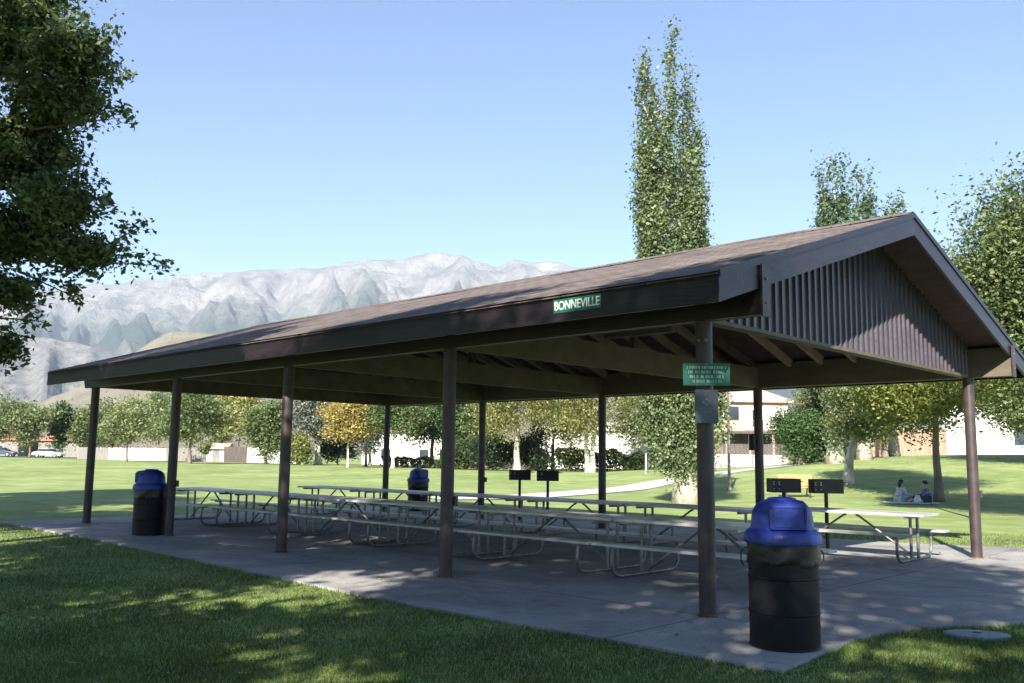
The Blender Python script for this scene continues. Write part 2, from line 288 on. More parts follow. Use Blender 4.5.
def npmesh(name, V, Q, m, parent=None):
    me = bpy.data.meshes.new(name); me.vertices.add(len(V)); me.vertices.foreach_set('co', np.ascontiguousarray(V, dtype=np.float32).ravel())
    k = Q.shape[1]; me.loops.add(Q.size); me.loops.foreach_set('vertex_index', Q.astype(np.int32).ravel())
    me.polygons.add(len(Q)); me.polygons.foreach_set('loop_start', np.arange(0, Q.size, k, dtype=np.int32)); me.polygons.foreach_set('loop_total', np.full(len(Q), k, dtype=np.int32))
    me.update(calc_edges=True); me.validate()
    return link(name, me, m, parent)
def leaves(name, P, size, m, parent, droop=0., sizevar=.35, aspect=.5, upbias=.3):
    n = len(P); d = RNG.normal(size=(n, 3)); d[:, 2] = d[:, 2]*.6-droop; d /= np.linalg.norm(d, axis=1)[:, None]
    up = RNG.normal(size=(n, 3)); up[:, 2] += upbias*3; s = np.cross(d, up); s /= np.linalg.norm(s, axis=1)[:, None]+1e-9
    nn = np.cross(s, d); L = size*(1+sizevar*RNG.normal(size=n)).clip(.4, 1.8); L = L[:, None]; w = L*aspect*.5
    a = P-d*L*.5; b = P+s*w+nn*L*.08-d*L*.05; c = P+d*L*.5; e = P-s*w+nn*L*.08-d*L*.05
    V = np.stack([a, b, c, e], 1).reshape(-1, 3); Q = np.arange(4*n).reshape(n, 4)
    return npmesh(name, V, Q, m, parent)
def crown_pts(blobs, n, clump=.35, per=26, shell=.55, flat=.6, ex=.72):
    """blobs: (x,y,z,rx,ry,rz); clumps of leaves placed towards the outside of every blob"""
    vol = np.array([b[3]*b[4]*b[5] for b in blobs])**ex; vol = vol/vol.sum(); out = []
    for b, f in zip(blobs, vol):
        nc = max(3, int(n*f/per)); d = RNG.normal(size=(nc, 3)); d /= np.linalg.norm(d, axis=1)[:, None]
        rr = (shell+(1-shell)*RNG.random(nc)**.7)*(1+.14*RNG.normal(size=nc)); c = d*rr[:, None]*np.array(b[3:6])+np.array(b[:3])
        sz = clump*(1+.4*RNG.random(nc)); k = per
        g = RNG.normal(size=(nc, k, 3))*sz[:, None, None]*np.array([1, 1, flat]); out.append((c[:, None, :]+g).reshape(-1, 3))
    return np.concatenate(out)

# ------------------------------------------------------------------ terrain
TX = np.array([-900, -200, 0, 130, 330, 480, 600, 700, 760, 850, 950, 1100, 1700.])
TZ = np.array([.8, .75, .70, .5, .45, .40, .45, .85, 1.1, 1.9, 2.2, 2.3, 2.3])
TD = np.array([130, 130, 130, 110, 95, 78, 75, 70, 66, 72, 75, 75, 75.])
T0 = np.array([60, 60, 60, 55, 50, 48, 48, 42, 38, 36, 38, 38, 38.])
def height(x, y):
    dx = np.asarray(x)-CAM[0]; dy = np.asarray(y)-CAM[1]
    f = dx*FW2[0]+dy*FW2[1]; r = dx*RT2[0]+dy*RT2[1]; px = np.where(f > .1, 512+905*r/np.maximum(f, .1), np.where(r > 0, 1700, -900)); px = np.clip(px, -900, 1700)
    D = np.sqrt(dx*dx+dy*dy)*np.where(f > 0, 1, 0)
    z = np.interp(px, TX, TZ); d1 = np.interp(px, TX, TD); d0 = np.interp(px, TX, T0)
    h = z*sstep((D-d0)/(d1-d0)); far = sstep((D-45)/40)
    return h*1.0+far*.12*(fbm(np.asarray(x)*.05, np.asarray(y)*.05, 3, 3)-.5)-.035
def H(x, y): return float(height(np.array([x]), np.array([y]))[0])
def pos(px, D): x, y = at(px, D); return (x, y, H(x, y))
rad = np.concatenate([[.01], np.geomspace(1.2, 9500, 190)]); ang = np.linspace(0, 2*PI, 361)[:-1]
RR, AA = np.meshgrid(rad, ang, indexing='ij'); X = CAM[0]+RR*np.cos(AA); Y = CAM[1]+RR*np.sin(AA); Z = height(X, Y)
V = np.stack([X, Y, Z], -1).reshape(-1, 3); i, j = np.meshgrid(np.arange(len(rad)-1), np.arange(360), indexing='ij'); j2 = (j+1) % 360
Q = np.stack([i*360+j, (i+1)*360+j, (i+1)*360+j2, i*360+j2], -1).reshape(-1, 4)
g = npmesh('lawn', V, Q, M['lawn']); g.data.polygons.foreach_set('use_smooth', [True]*len(Q)); tag(g, kind='structure')

# pavement slab
slab = [(-17.4, -1.32), (-12, -1.3), (-2.6, -1.75), (1.65, -1.62), (1.5, .1), (1.62, .8), (2.3, 2.1), (3.6, 4.2), (7, 8), (11, 11.5), (10, 14.5), (4, 12.4), (-.2, 10.9), (-1.6, 10.2), (-6, 9.7), (-13.5, 9.5), (-17.3, 9.3)]
mb = MB(); mb.prism(slab, -.12, 0., ax=2); o = mb.build('pavement', M['concrete']); tag(o, kind='structure')
# path beyond the pavilion
def ribbon(name, pts, w, m, z=.03):
    vs = []; P = []
    for a in range(len(pts)-1):
        for t in range(12): P.append(np.array(pts[a])*(1-t/12)+np.array(pts[a+1])*t/12)
    P.append(np.array(pts[-1])); n = len(P)
    for k in range(n):
        d = P[min(k+1, n-1)]-P[max(k-1, 0)]; d = d/np.linalg.norm(d); s = np.array([-d[1], d[0]])
        for q in (-1, 1):
            x, y = P[k]+s*q*w/2; vs.append((x, y, H(x, y)+z))
    b = MB().add(vs, [(2*k, 2*k+1, 2*k+3, 2*k+2) for k in range(n-1)]); return b.build(name, m)
M['palecon'] = mat('pale_concrete', (.46, .45, .42), .85, 0, .1, 2, .2, 30)
ctl = [at(430, 34.5), at(505, 36), at(560, 40), at(620, 47), at(660, 53.5), at(700, 57), at(760, 60), at(840, 61)]
def crom(P, n=6):
    out = []
    for k in range(len(P)-1):
        p0, p1, p2, p3 = [np.array(P[min(max(k+q, 0), len(P)-1)]) for q in (-1, 0, 1, 2)]
        for t in np.arange(0, 1, 1/n): out.append(.5*((2*p1)+(-p0+p2)*t+(2*p0-5*p1+4*p2-p3)*t*t+(-p0+3*p1-3*p2+p3)*t**3))
    return out+[np.array(P[-1])]
tag(ribbon('path', crom(ctl), 2.4, M['palecon']), kind='structure')
rd = ribbon('road', [at(-250, 146), at(-60, 143), at(60, 140), at(240, 138)], 9, mat('asphalt', (.055, .055, .058), .85, 0, .2, 1, .2, 30), .04); tag(rd, kind='structure')

# mountains
def range_mesh(name, px0, px1, nx, r0, r1, nr, sky, rbase, m, seed, rough, vegf, spur):
    PX = np.linspace(px0, px1, nx); Rr = np.linspace(r0, r1, nr); a, b = np.meshgrid(PX, Rr, indexing='ij')
    sx = np.array([p[0] for p in sky]); sy = np.array([p[1] for p in sky])
    E = np.interp(a, sx, (hor(sx)-sy)/905.)
    E = E+.006*(fbm(a/22., a*0+seed, 5, seed+40)-.5)
    x = CAM[0]+b*(FW2[0]+RT2[0]*(a-512)/905); y = CAM[1]+b*(FW2[1]+RT2[1]*(a-512)/905)
    t = np.clip((b-r0)/(rbase-r0), 0, 1); ridge = E*rbase
    sp = fbm(a/spur+.8*fbm(a/80., b/900., 3, seed+5), b/2600.+.3, 5, seed, True); n2 = fbm(x/420., y/420., 6, seed+11, True); n3 = fbm(x/90., y/90., 4, seed+23)
    prof = t**1.15
    n4 = fbm(x/170., y/170., 5, seed+31, True)
    z = ridge*prof+ridge*rough*.22*(n4-.5)*np.clip(t*3, 0, 1)*(1-t*.6)+ridge*rough*(sp-.55)*np.sin(PI*np.clip(t, 0, 1)**.8)*1.1+ridge*rough*.9*(n2-.5)*np.clip(t*2, 0, 1)*(1-t*.75)+ridge*.02*(n3-.5)*np.clip(t*3, 0, 1)
    lim = E*b*.995                                     # the skyline is the crest itself
    z = np.where(t < 1, np.minimum(z, lim*(.94+.06*t)+ridge*.012*(n3-.5)), ridge*(1-(b-rbase)/(r1-rbase+1)*.7)+ridge*.012*(n3-.5))
    V = np.stack([x, y, z], -1).reshape(-1, 3); i, j = np.meshgrid(np.arange(nx-1), np.arange(nr-1), indexing='ij')
    Q = np.stack([i*nr+j, (i+1)*nr+j, (i+1)*nr+j+1, i*nr+j+1], -1).reshape(-1, 4)
    o = npmesh(name, V, Q, m); o.data.polygons.foreach_set('use_smooth', [True]*len(Q))
    at_ = o.data.attributes.new('veg', 'FLOAT', 'POINT'); at_.data.foreach_set('value', vegf(t, sp, n2, a).astype(np.float32).ravel())
    tag(o, kind='structure'); return o
sky1 = [(-1500, 380), (-700, 320), (-200, 300), (0, 292), (100, 281), (170, 274), (200, 270), (250, 268), (300, 264), (340, 261), (360, 256), (400, 254), (420, 249), (440, 247), (462, 251), (476, 259), (498, 264), (512, 257), (530, 258), (560, 259), (580, 264), (600, 275), (650, 290), (700, 305), (800, 335), (900, 365), (1100, 400), (1500, 420)]
range_mesh('mountains', -900, 1300, 620, 3000, 7200, 220, sky1, 6000, M['mount'], 3, .40, lambda t, sp, n2, a: .95*(1-np.abs(t-.40)/.32).clip(-.5, 1)-.5*(sp-.5), 62.)
sky2 = [(-900, 380), (-300, 345), (-60, 330), (0, 333), (30, 336), (70, 341), (100, 347), (150, 366), (200, 385), (300, 400), (600, 425), (1300, 440)]
range_mesh('foothills', -700, 900, 420, 1500, 2900, 90, sky2, 2500, M['foot'], 9, .32, lambda t, sp, n2, a: .35*(n2-.4)+.3*(.5-t), 40.)
sky3 = [(-900, 425), (0, 418), (40, 403), (80, 386), (120, 360), (150, 340), (168, 331), (200, 330), (230, 336), (270, 350), (330, 372), (420, 400), (600, 425), (900, 440)]
range_mesh('foothill', -500, 900, 380, 1100, 2000, 70, sky3, 1700, M['tanhill'], 14, .2, lambda t, sp, n2, a: .5*(.45-t), 55.)

# ------------------------------------------------------------------ pavilion
B = 3.95; NB = 4; W = 8.308; XL = -NB*B; OR, OL, OV = .66, .52, .81; ZE = 3.335; ZR = 4.9; SL = (ZR-ZE)/(W/2+OV); ZB = 3.0
def ztop(y): return ZR-SL*abs(y-W/2)
pav = empty('picnic_pavilion', (0, 0, 0), 'large brown open picnic pavilion with shingled gable roof on round steel posts', 'pavilion')
for nm, ya, yb in (('roof', -OV-.08, W/2), ('roof', W/2, W+OV+.08)):
    x0, x1 = XL-OL-.02, OR+.03; b = MB()
    za, zb = ztop(ya), ztop(yb); n = 60
    vs = []; rows = 26
    for a in range(n+1):
        for c in range(rows+1):
            y = ya+(yb-ya)*c/rows; x = x0+(x1-x0)*a/n; vs.append((x, y, ztop(y)+.012*math.sin(x*1.3+y)*math.sin(y*2.1)*(0 if c in (0, rows) else 1)))
    fs = [(a*(rows+1)+c, (a+1)*(rows+1)+c, (a+1)*(rows+1)+c+1, a*(rows+1)+c+1) for a in range(n) for c in range(rows)]
    b.add(vs, fs); b.hexa([(x0, ya, za-.03), (x1, ya, za-.03), (x1, yb, zb-.03), (x0, yb, zb-.03), (x0, ya, za-.018), (x1, ya, za-.018), (x1, yb, zb-.018), (x0, yb, zb-.018)])
    b.build('roof', M['shingles'], pav)
MB().prism([(W/2-.16, ZR-.042), (W/2, ZR+.022), (W/2+.16, ZR-.042), (W/2+.16, ZR-.05+.012), (W/2, ZR+.032), (W/2-.16, ZR-.05+.012)][::-1], XL-OL-.03, OR+.04, 0).build('ridge_cap', M['shingles'], pav)
for sgn in (0, 1):                                   # board ceiling under the shingles
    ya, yb = (-OV, W/2) if sgn == 0 else (W/2, W+OV); x0, x1 = XL-OL, OR; za, zb = ztop(ya)-.035, ztop(yb)-.035
    MB().hexa([(x0, ya, za-.03), (x1, ya, za-.03), (x1, yb, zb-.03), (x0, yb, zb-.03), (x0, ya, za), (x1, ya, za), (x1, yb, zb), (x0, yb, zb)]).build('ceiling', M['deck'], pav)
MB().box(XL-OL, OR, -OV-.045, -OV-.003, ZE-.31, ZE-.012).build('fascia', M['fascia'], pav, bevel=.004)
MB().box(XL-OL, OR, W+OV+.003, W+OV+.045, ZE-.31, ZE-.012).build('fascia', M['fascia'], pav, bevel=.004)
for x0 in (OR-.002, XL-OL-.04):
    for s in (0, 1):
        ya, yb = (-OV-.045, W/2) if s == 0 else (W+OV+.045, W/2)
        za, zb = ztop(ya)-.012, ZR-.012
        MB().hexa([(x0+.003, ya, za-.29), (x0+.045, ya, za-.29), (x0+.045, yb, zb-.29), (x0+.003, yb, zb-.29), (x0+.003, ya, za), (x0+.045, ya, za), (x0+.045, yb, zb), (x0+.003, yb, zb)]).build('rake_board', M['fascia'], pav, bevel=.004)
        MB().hexa([(x0+.047, ya, za-.05), (x0+.062, ya, za-.05), (x0+.062, yb, zb-.05), (x0+.047, yb, zb-.05), (x0+.047, ya, za+.02), (x0+.062, ya, za+.02), (x0+.062, yb, zb+.02), (x0+.047, yb, zb+.02)]).build('drip_edge', M['fascia'], pav)
# long beams with brown outer board and beige inner board
for yb, out in ((0, -1), (W, 1)):
    x0, x1 = XL-OL+.05, .71
    MB().prism([(x0, ZB+.2), (x0+.1, ZB), (x1, ZB), (x1, ZB+.47), (x0, ZB+.47)], yb-.055, yb+.055, 1).build('eave_beam', M['beige'], pav)
    a, b_ = (yb-.093, yb-.058) if out < 0 else (yb+.058, yb+.093)
    MB().prism([(x0-.02, ZB+.19), (x0+.08, ZB-.004), (x1+.004, ZB-.004), (x1+.004, ZB+.49), (x0-.02, ZB+.49)], a, b_, 1).build('outer_board', M['fascia' if out < 0 else 'metal_brown'], pav)
    MB().box(x1+.006, x1+.026, yb-.095, yb+.058, ZB-.02, ZB+.5).build('beam_end_cap', M['post'], pav)
    for z in (ZB+.12, ZB+.36): MB().tube([(x1+.026, yb-.02, z), (x1+.04, yb-.02, z)], .012, 8).build('bolt', M['galv'], pav)
for k in range(NB+1):
    x = -B*k
    xb = x-.06 if k == 0 else (x+.06 if k == NB else x)
    MB().box(xb-.055, xb+.055, .06, W-.06, ZB+.003, ZB+.40).build('cross_beam', M['beige'], pav)
    if 0 < k < NB: MB().box(x-.05, x+.05, W/2-.06, W/2+.06, ZB+.40, ZR-.36).build('king_post', M['deck'], pav)
    MB().bar((xb, .15, ZB+.42), (xb, W/2-.07, ztop(W/2)-.35), .09, .14, (0, -.3, 1)).build('truss_chord', M['deck'], pav)
    MB().bar((xb, W-.15, ZB+.42), (xb, W/2+.07, ztop(W/2)-.35), .09, .14, (0, .3, 1)).build('truss_chord', M['deck'], pav)
MB().box(XL, -.15, W/2-.05, W/2+.05, ZR-.36, ZR-.09).build('ridge_beam', M['beige'], pav)
x = -.62; n = 0
while x > XL:
    if abs((x/B)-round(x/B)) > .03:
        for s in (0, 1):
            ya, yb = (.0, W/2-.052) if s == 0 else (W, W/2+.052)
            za, zb = ztop(ya)-.067, ztop(yb)-.067; w = .07
            MB().hexa([(x-w/2, ya, za-.16), (x+w/2, ya, za-.16), (x+w/2, yb, zb-.16), (x-w/2, yb, zb-.16), (x-w/2, ya, za), (x+w/2, ya, za), (x+w/2, yb, zb), (x-w/2, yb, zb)]).build('rafter', M['rafter'], pav)
    x -= .65
# corrugated gable panels
def gable(xc, out):
    pitch = .172; y = .03; prof = []
    while y < W-.02:
        for dy, dx in ((0, 0), (.075, 0), (.092, .028), (.128, .028), (.145, 0)):
            if y+dy < W-.03: prof.append((y+dy, dx))
        y += pitch
    vs = []
    for yy, dx in prof: vs += [(xc+out*dx, yy, ZB+.045), (xc+out*dx, yy, ztop(yy)-.068)]
    n = len(prof); fs = [(2*k, 2*k+2, 2*k+3, 2*k+1) for k in range(n-1)]
    nb = len(vs); vs += [(a-out*.012, b_, c) for a, b_, c in vs]; fs += [(nb+2*k, nb+2*k+1, nb+2*k+3, nb+2*k+2) for k in range(n-1)]
    MB().add(vs, fs).build('gable_panel', M['metal_brown'], pav)
    MB().box(xc-.02, xc+.035, .06, W-.1, ZB+.0, ZB+.043).build('gable_trim', M['beige'], pav)
gable(.012, 1); gable(XL-.012, -1)
# overhang lookouts under the gable soffit
for yy in ():
    z = ztop(yy)-.068; MB().box(.05, OR-.004, yy-.03, yy+.03, z-.12-.01, z-.012).build('lookout', M['deck'], pav)
# posts
for row in (0, 1):
    for k in range(NB+1):
        x, y = -B*k, row*W
        p = MB().tube([(x, y, 0), (x, y, ZB+.003)], .088, 24).build('post', M['post'], pav, smooth=True)
        MB().lathe([(.098, .0), (.098, .008), (.0915, .016), (.0885, .022)], 24, (x, y)).build('base_ring', M['rust'], p, smooth=True)
        if (row, k) in ((0, 3), (0, 1), (1, 0), (1, 3)):
            z = .98 if k != 0 else 1.05
            d = Vector((.72, .69, 0))*.1
            MB().box(x+d.x-.035, x+d.x+.035, y+d.y-.03, y+d.y+.03, z-.06, z+.06).build('outlet_box', M['post'], p)
        if (row, k) == (1, 1):
            MB().box(x-.11, x+.0, y-.2, y-.08, 1.76, 2.08).build('electrical_box', M['blackmetal'], p, bevel=.008)
        if (row, k) == (0, 0):
            for dx in (-.03, .045): MB().tube([(x+dx+.03, y-.075, 2.79), (x+dx+.04, y-.115, 2.79)], .014, 8).build('bolt', M['galv'], p)
# light fixture under the ceiling
MB().box(-3.6, -2.35, 2.9, 3.05, ZB+.42, ZB+.5).build('light_fixture', M['beige'], pav)
MB().tube([(-3.0, 2.97, ZB+.5), (-3.0, 2.97, ztop(2.97)-.07)], .02, 8).build('conduit', M['beige'], pav)

# ------------------------------------------------------------------ lettering
def text_mesh(body, size, ext=.003, sx=1.):
    cu = bpy.data.curves.new('lettering', 'FONT'); cu.body = body; cu.size = size; cu.extrude = ext; cu.align_x = 'CENTER'; cu.align_y = 'CENTER'; cu.offset = size*.012
    o = bpy.data.objects.new('lettering', cu); C.objects.link(o); bpy.context.view_layer.update()
    me = bpy.data.meshes.new_from_object(o.evaluated_get(bpy.context.evaluated_depsgraph_get())); bpy.data.objects.remove(o)
    me.transform(Matrix.Diagonal((sx, 1, 1, 1))); me.transform(Matrix.Rotation(PI/2, 4, 'X')); return me
sg = empty('name_sign', (-1.015, -OV-.047, 3.19), 'small green sign with white word BONNEVILLE on the front fascia', 'sign')
MB().box(-.33, .33, -.006, 0, -.078, .078).build('sign_plate', M['green_sign'], sg, bevel=.002)
me = text_mesh('BONNEVILLE', .135, .002, .80); o = link('lettering', me, M['white_ink'], sg); o.location = (0, -.0085, -.004)
# notice sign on the near post
def letterrow(mb, x0, x1, z, h, y):
    x = x0
    while x < x1:
        for _ in range(random.choice((3, 5, 7, 8, 9))):
            if x > x1: break
            w = h*.5; t = h*.2; k = random.randrange(6)
            if k in (0, 1, 2, 4): mb.box(x, x+t, y-.0012, y, z-h/2, z+h/2)
            if k in (0, 3, 5): mb.box(x+w-t, x+w, y-.0012, y, z-h/2, z+h/2)
            if k in (1, 2, 3, 5): mb.box(x+t+.0005, x+w-t-.0005, y-.0012, y, z+h/2-t, z+h/2)
            if k in (0, 1, 4, 5): mb.box(x+t+.0005, x+w-t-.0005, y-.0012, y, z-t/2, z+t/2)
            if k in (2, 3, 4): mb.box(x+t+.0005, x+w-t-.0005, y-.0012, y, z-h/2, z-h/2+t)
            x += w+h*.16
        x += h*.45
    return mb
ps = empty('notice_sign', (.095, -.115, 2.43), 'green notice board with four rows of small pale lettering on the nearest post', 'sign', rz=.74)
MB().box(-.24, .24, -.004, .004, -.115, .115).build('sign_plate', M['green_sign'], ps, bevel=.002)
mb = MB()
for k, (a, h) in enumerate(((.195, .03), (.18, .028), (.165, .03), (.145, .03))): letterrow(mb, -a-.004, a, .072-k*.047, h, -.0045)
mb.build('lettering', M['pale_ink'], ps)
[MB().tube([(0, -.004, z), (0, -.011, z)], .009, 8).build('screw', M['galv'], ps) for z in (.1, -.103)]
gs = empty('emblem_sign', (.085, -.105, 2.105), 'grey metal sign with a pale leaf-like emblem, below the green notice on the nearest post', 'sign', rz=.74)
MB().box(-.118, .118, -.004, .004, -.17, .17).build('sign_plate', M['grey_sign'], gs, bevel=.002)
mb = MB()
for a in range(4):
    c, s = math.cos(a*PI/2), math.sin(a*PI/2); q = [(0, .012), (.018, .028), (0, .045), (-.018, .028)]
    P = [(x*c-z*s, x*s+z*c+.045) for x, z in q]; mb.prism(P, -.0056, -.0043, 1)
for a in range(4):
    c, s = math.cos(a*PI/2+PI/4), math.sin(a*PI/2+PI/4); P = [(x*c-z*s, x*s+z*c+.045) for x, z in ((-.004, .012), (.004, .012), (.004, .03), (-.004, .03))]; mb.prism(P, -.0056, -.0043, 1)
mb.build('emblem', M['grey_ink'], gs)
mb = MB(); letterrow(mb, -.066, .064, -.022, .011, -.0045); letterrow(mb, -.05, .06, -.042, .008, -.0045); letterrow(mb, -.045, .05, -.06, .010, -.0045); mb.build('lettering', M['grey_ink'], gs)

# ------------------------------------------------------------------ picnic tables (length along x)
def make_table():
    t = empty('picnic_table', (0, 0, 0)); Lh = 1.29
    mb = MB()
    for k in range(3): y = -.385+k*.2575; mb.box(-Lh, Lh, y, y+.252, .715, .755)
    mb.build('tabletop', M['alu'], t, bevel=.004)
    for s in (-1, 1):
        MB().box(-Lh, Lh, s*.74-.125, s*.74+.125, .425, .462).build('bench_seat', M['alu'], t, bevel=.005)
    for sx in (-1, 1):
        fx = sx*1.02
        pts = [(fx, -.74, .40)]
        pts += [(fx, -.76, .30), (fx, -.77, .2), (fx, -.745, .115), (fx, -.68, .055), (fx, -.58, .03)]
        pts += [(fx, .58, .03), (fx, .68, .055), (fx, .745, .115), (fx, .77, .2), (fx, .76, .30), (fx, .74, .40)]
        fr = MB().tube(pts, .024, 10).build('frame', M['galv'], t, smooth=True)
        for s in (-1, 1): MB().tube([(fx+.028*s, s*.075, .03), (fx+.028*s, s*.075, .69)], .024, 10).build('leg', M['galv'], fr, smooth=True)
        MB().box(fx-.03, fx+.03, -.36, .36, .675, .712).build('top_bracket', M['galv'], fr)
        for s in (-1, 1): MB().box(fx-.035, fx+.035, s*.74-.12, s*.74+.12, .4, .4225).build('seat_bracket', M['galv'], fr)
        MB().tube([(sx*.08, 0, .69), (sx*.14, 0, .66), (fx-sx*.03, 0, .07)], .018, 8).build('brace', M['galv'], t, smooth=True)
    return t
def copy_tree(o, parent=None):
    c = o.copy(); C.objects.link(c); c.parent = parent
    for ch in list(o.children): copy_tree(ch, c)
    return c
tb = make_table(); first = True
A_W = ['nearest the blue-lidded trash can', 'second from the blue-lidded can', 'third from the nearest trash can', 'fourth from the nearest trash can', 'fifth from the nearest trash can', 'at the far left end beside the far trash can']
B_W = ['right end of its row', 'second from the right in the back row', 'middle table of the back row', 'second from the left in the back row', 'far left end of the back row with its corner in view']
def put_table(x, y, rz, label, group):
    global first
    o = tb if first else copy_tree(tb); first = False
    o.location = (x, y, 0); o.rotation_euler = (0, 0, rz); tag(o, label, 'picnic table', group); return o
for k in range(6):
    put_table(-1.32-2.62*k, 2.25+random.uniform(-.04, .04), random.uniform(-.012, .012), 'metal table in the front row, '+A_W[k], 'picnic tables in the front row')
for k in range(5):
    put_table(-3.75-2.62*k, 5.75+random.uniform(-.05, .05)-.05*k, random.uniform(-.015, .015), 'metal table, '+B_W[k], 'picnic tables in the back row')
put_table(-1.53, 6.95, .02, 'sunlit pale metal picnic table standing apart at the right end of the pavilion', 'picnic tables in the back row')

# ------------------------------------------------------------------ trash cans
def make_can():
    t = empty('trash_can', (0, 0, 0)); R = .292
    prof = [(R-.01, 0), (R+.006, .006), (R, .018), (R, .022), (R, .272), (R, .278)]
    prof += [(R+.008, .285), (R+.008, .293), (R, .30), (R, .306), (R, .562), (R, .568), (R+.008, .575), (R+.008, .583), (R, .59), (R, .596), (R, .84), (R, .846), (R+.008, .855), (R+.008, .868), (R-.01, .875)]
    MB().lathe(prof, 48).build('drum', M['drum'], t, smooth=True)
    n = 72; vs = []; zs = (.885, .86, .82, .77, .73, .70, .685)
    for a, z in enumerate(zs):
        for k in range(n):
            th = 2*PI*k/n; r = R+.010+.003*math.sin(th*9+a)+.003*math.sin(th*17+2*a)+(.006*math.sin(5*th+a) if a > 1 else 0)-(.010 if a == 6 else 0)
            vs.append((r*math.cos(th), r*math.sin(th), z+(.010*math.sin(th*3+1)+.006*math.sin(th*7) if a > 3 else 0)))
    MB().add(vs, [(a*n+k, (a+1)*n+k, (a+1)*n+(k+1) % n, a*n+(k+1) % n) for a in range(len(zs)-1) for k in range(n)]).build('bag_liner', M['bag'], t, smooth=True)
    # dome lid: flared skirt, upright hood with rounded top and a flat door face (towards -y)
    prof = [(.315, .865), (.325, .862), (.328, .875), (.322, .93), (.312, .955), (.285, .972), (.268, .985), (.262, 1.02), (.258, 1.08), (.25, 1.13), (.232, 1.175), (.205, 1.21), (.165, 1.235), (.125, 1.25), (.118, 1.262), (.09, 1.268), (.04, 1.272), (.002, 1.273)]
    def fl(p):
        x, y, z = p
        if z > .98: y = max(y, -.222); z = .98+(z-.98)*.93
        return (x, y, z)
    lid = MB().lathe(prof, 64, fn=fl).build('dome_lid', M['blue'], t, smooth=True)
    n = 9; pr_ = [(-.252, .985), (-.252, 1.16), (-.236, 1.196), (-.2, 1.214), (-.12, 1.226), (0, 1.226), (0, .985)]
    MB().prism(pr_, -.158, .158, 0).build('door_hood', M['blue'], lid, bevel=.014)
    mb = MB(); mb.box(-.142, .142, -.262, -.254, 1.168, 1.18); mb.box(-.142, -.13, -.262, -.254, 1.002, 1.1675); mb.box(.13, .142, -.262, -.254, 1.002, 1.1675); mb.box(-.142, .142, -.262, -.254, .99, 1.0015)
    mb.build('door_frame', M['blue'], lid)
    MB().box(-.126, .126, -.258, -.2535, 1.006, 1.164).build('push_door', M['blue'], lid, bevel=.002)
    for s in (-1, 1): MB().tube([(s*.327, .03, .80), (s*.35, .03, .78), (s*.352, .03, .70), (s*.327, .03, .66)], .007, 6).build('lid_strap', M['blackmetal'], t)
    return t
can = make_can(); can.location = (1.24, -.78, 0); can.rotation_euler = (0, 0, .70); tag(can, 'black drum trash can with blue dome lid, its flat door facing us, nearest and largest', 'trash can', 'trash cans with blue lids')
c2 = copy_tree(can); c2.location = (-12.25, -.22, 0); c2.rotation_euler = (0, 0, -.75); tag(c2, 'black trash can with plain blue dome, touching a front post at the left', 'trash can', 'trash cans with blue lids')
c3 = copy_tree(can); xx, yy = at(419, 26.3); c3.location = (xx, yy, H(xx, yy)); c3.rotation_euler = (0, 0, 1.6); tag(c3, 'black trash can with blue lid on the far grass behind the back tables', 'trash can', 'trash cans with blue lids')

# ------------------------------------------------------------------ grills
def make_grill():
    t = empty('park_grill', (0, 0, 0)); w, d = .265, .16
    mb = MB(); z0, z1 = 1.0, 1.25
    mb.box(-w, w, -d, -d+.006, z0, z1); mb.box(-w, w, d-.006, d, z0, z1); mb.box(-w, -w+.006, -d+.007, d-.007, z0, z1); mb.box(w-.006, w, -d+.007, d-.007, z0, z1); mb.box(-w+.007, w-.007, -d+.007, d-.007, z0, z0+.006)
    fb = mb.build('firebox', M['blackmetal'], t)
    mb = MB()
    for cx in (-.24, -.14):
        for k, z in enumerate((1.06, 1.14, 1.18)): mb.box(cx-.014, cx+.014, -d-.003, -d-.0005, z, z+(.022 if k else .012))
    mb.build('height_slots', M['holes'], fb)
    mb = MB()
    for k in range(13): mb.tube([(-w+.02+k*.0408, -d+.01, 1.22), (-w+.02+k*.0467, d-.01, 1.22)], .005, 5)
    mb.build('grate', M['blackmetal'], t)
    MB().tube([(w+.0, -.05, 1.2), (w+.09, -.05, 1.2), (w+.09, .05, 1.2), (w, .05, 1.2)], .008, 6).build('handle', M['blackmetal'], t)
    MB().tube([(0, 0, -.05), (0, 0, 1.0)], .034, 12).build('pedestal', M['blackmetal'], t, smooth=True)
    return t
gr = make_grill(); fg = True
for px, D, lab in ((548, 22.2, 'black pedestal park grill, right one of the pair behind the middle tables'), (520, 22.8, 'black pedestal park grill, left one of the pair behind the middle tables'),
                   (783, 16.6, 'black pedestal park grill tight beside the back post'), (825, 16.4, 'black pedestal park grill right of the orange bench, above the sunlit table')):
    o = gr if fg else copy_tree(gr); fg = False; x, y = at(px, D); o.location = (x, y, -.01 if D < 20 else 0); o.rotation_euler = (0, 0, .75+random.uniform(-.1, .1)); tag(o, lab, 'grill', 'pedestal grills behind the pavilion')

# utility lid in the grass
x, y = 2.2, 1.06
ul = empty('utility_cover', (x, y, -.03), 'flat pale blue oval utility lid sunk in the grass beside the pavement', 'utility cover', rz=.6)
MB().lathe([(.29, 0), (.29, .03), (.27, .038), (.25, .040)], 32, fn=lambda p: (p[0], p[1]*.62, p[2])).build('lid', M['lidgrey'], ul, smooth=True)
MB().lathe([(.04, .038), (.04, .044), (.03, .045)], 16).build('knob', M['rust'], ul)

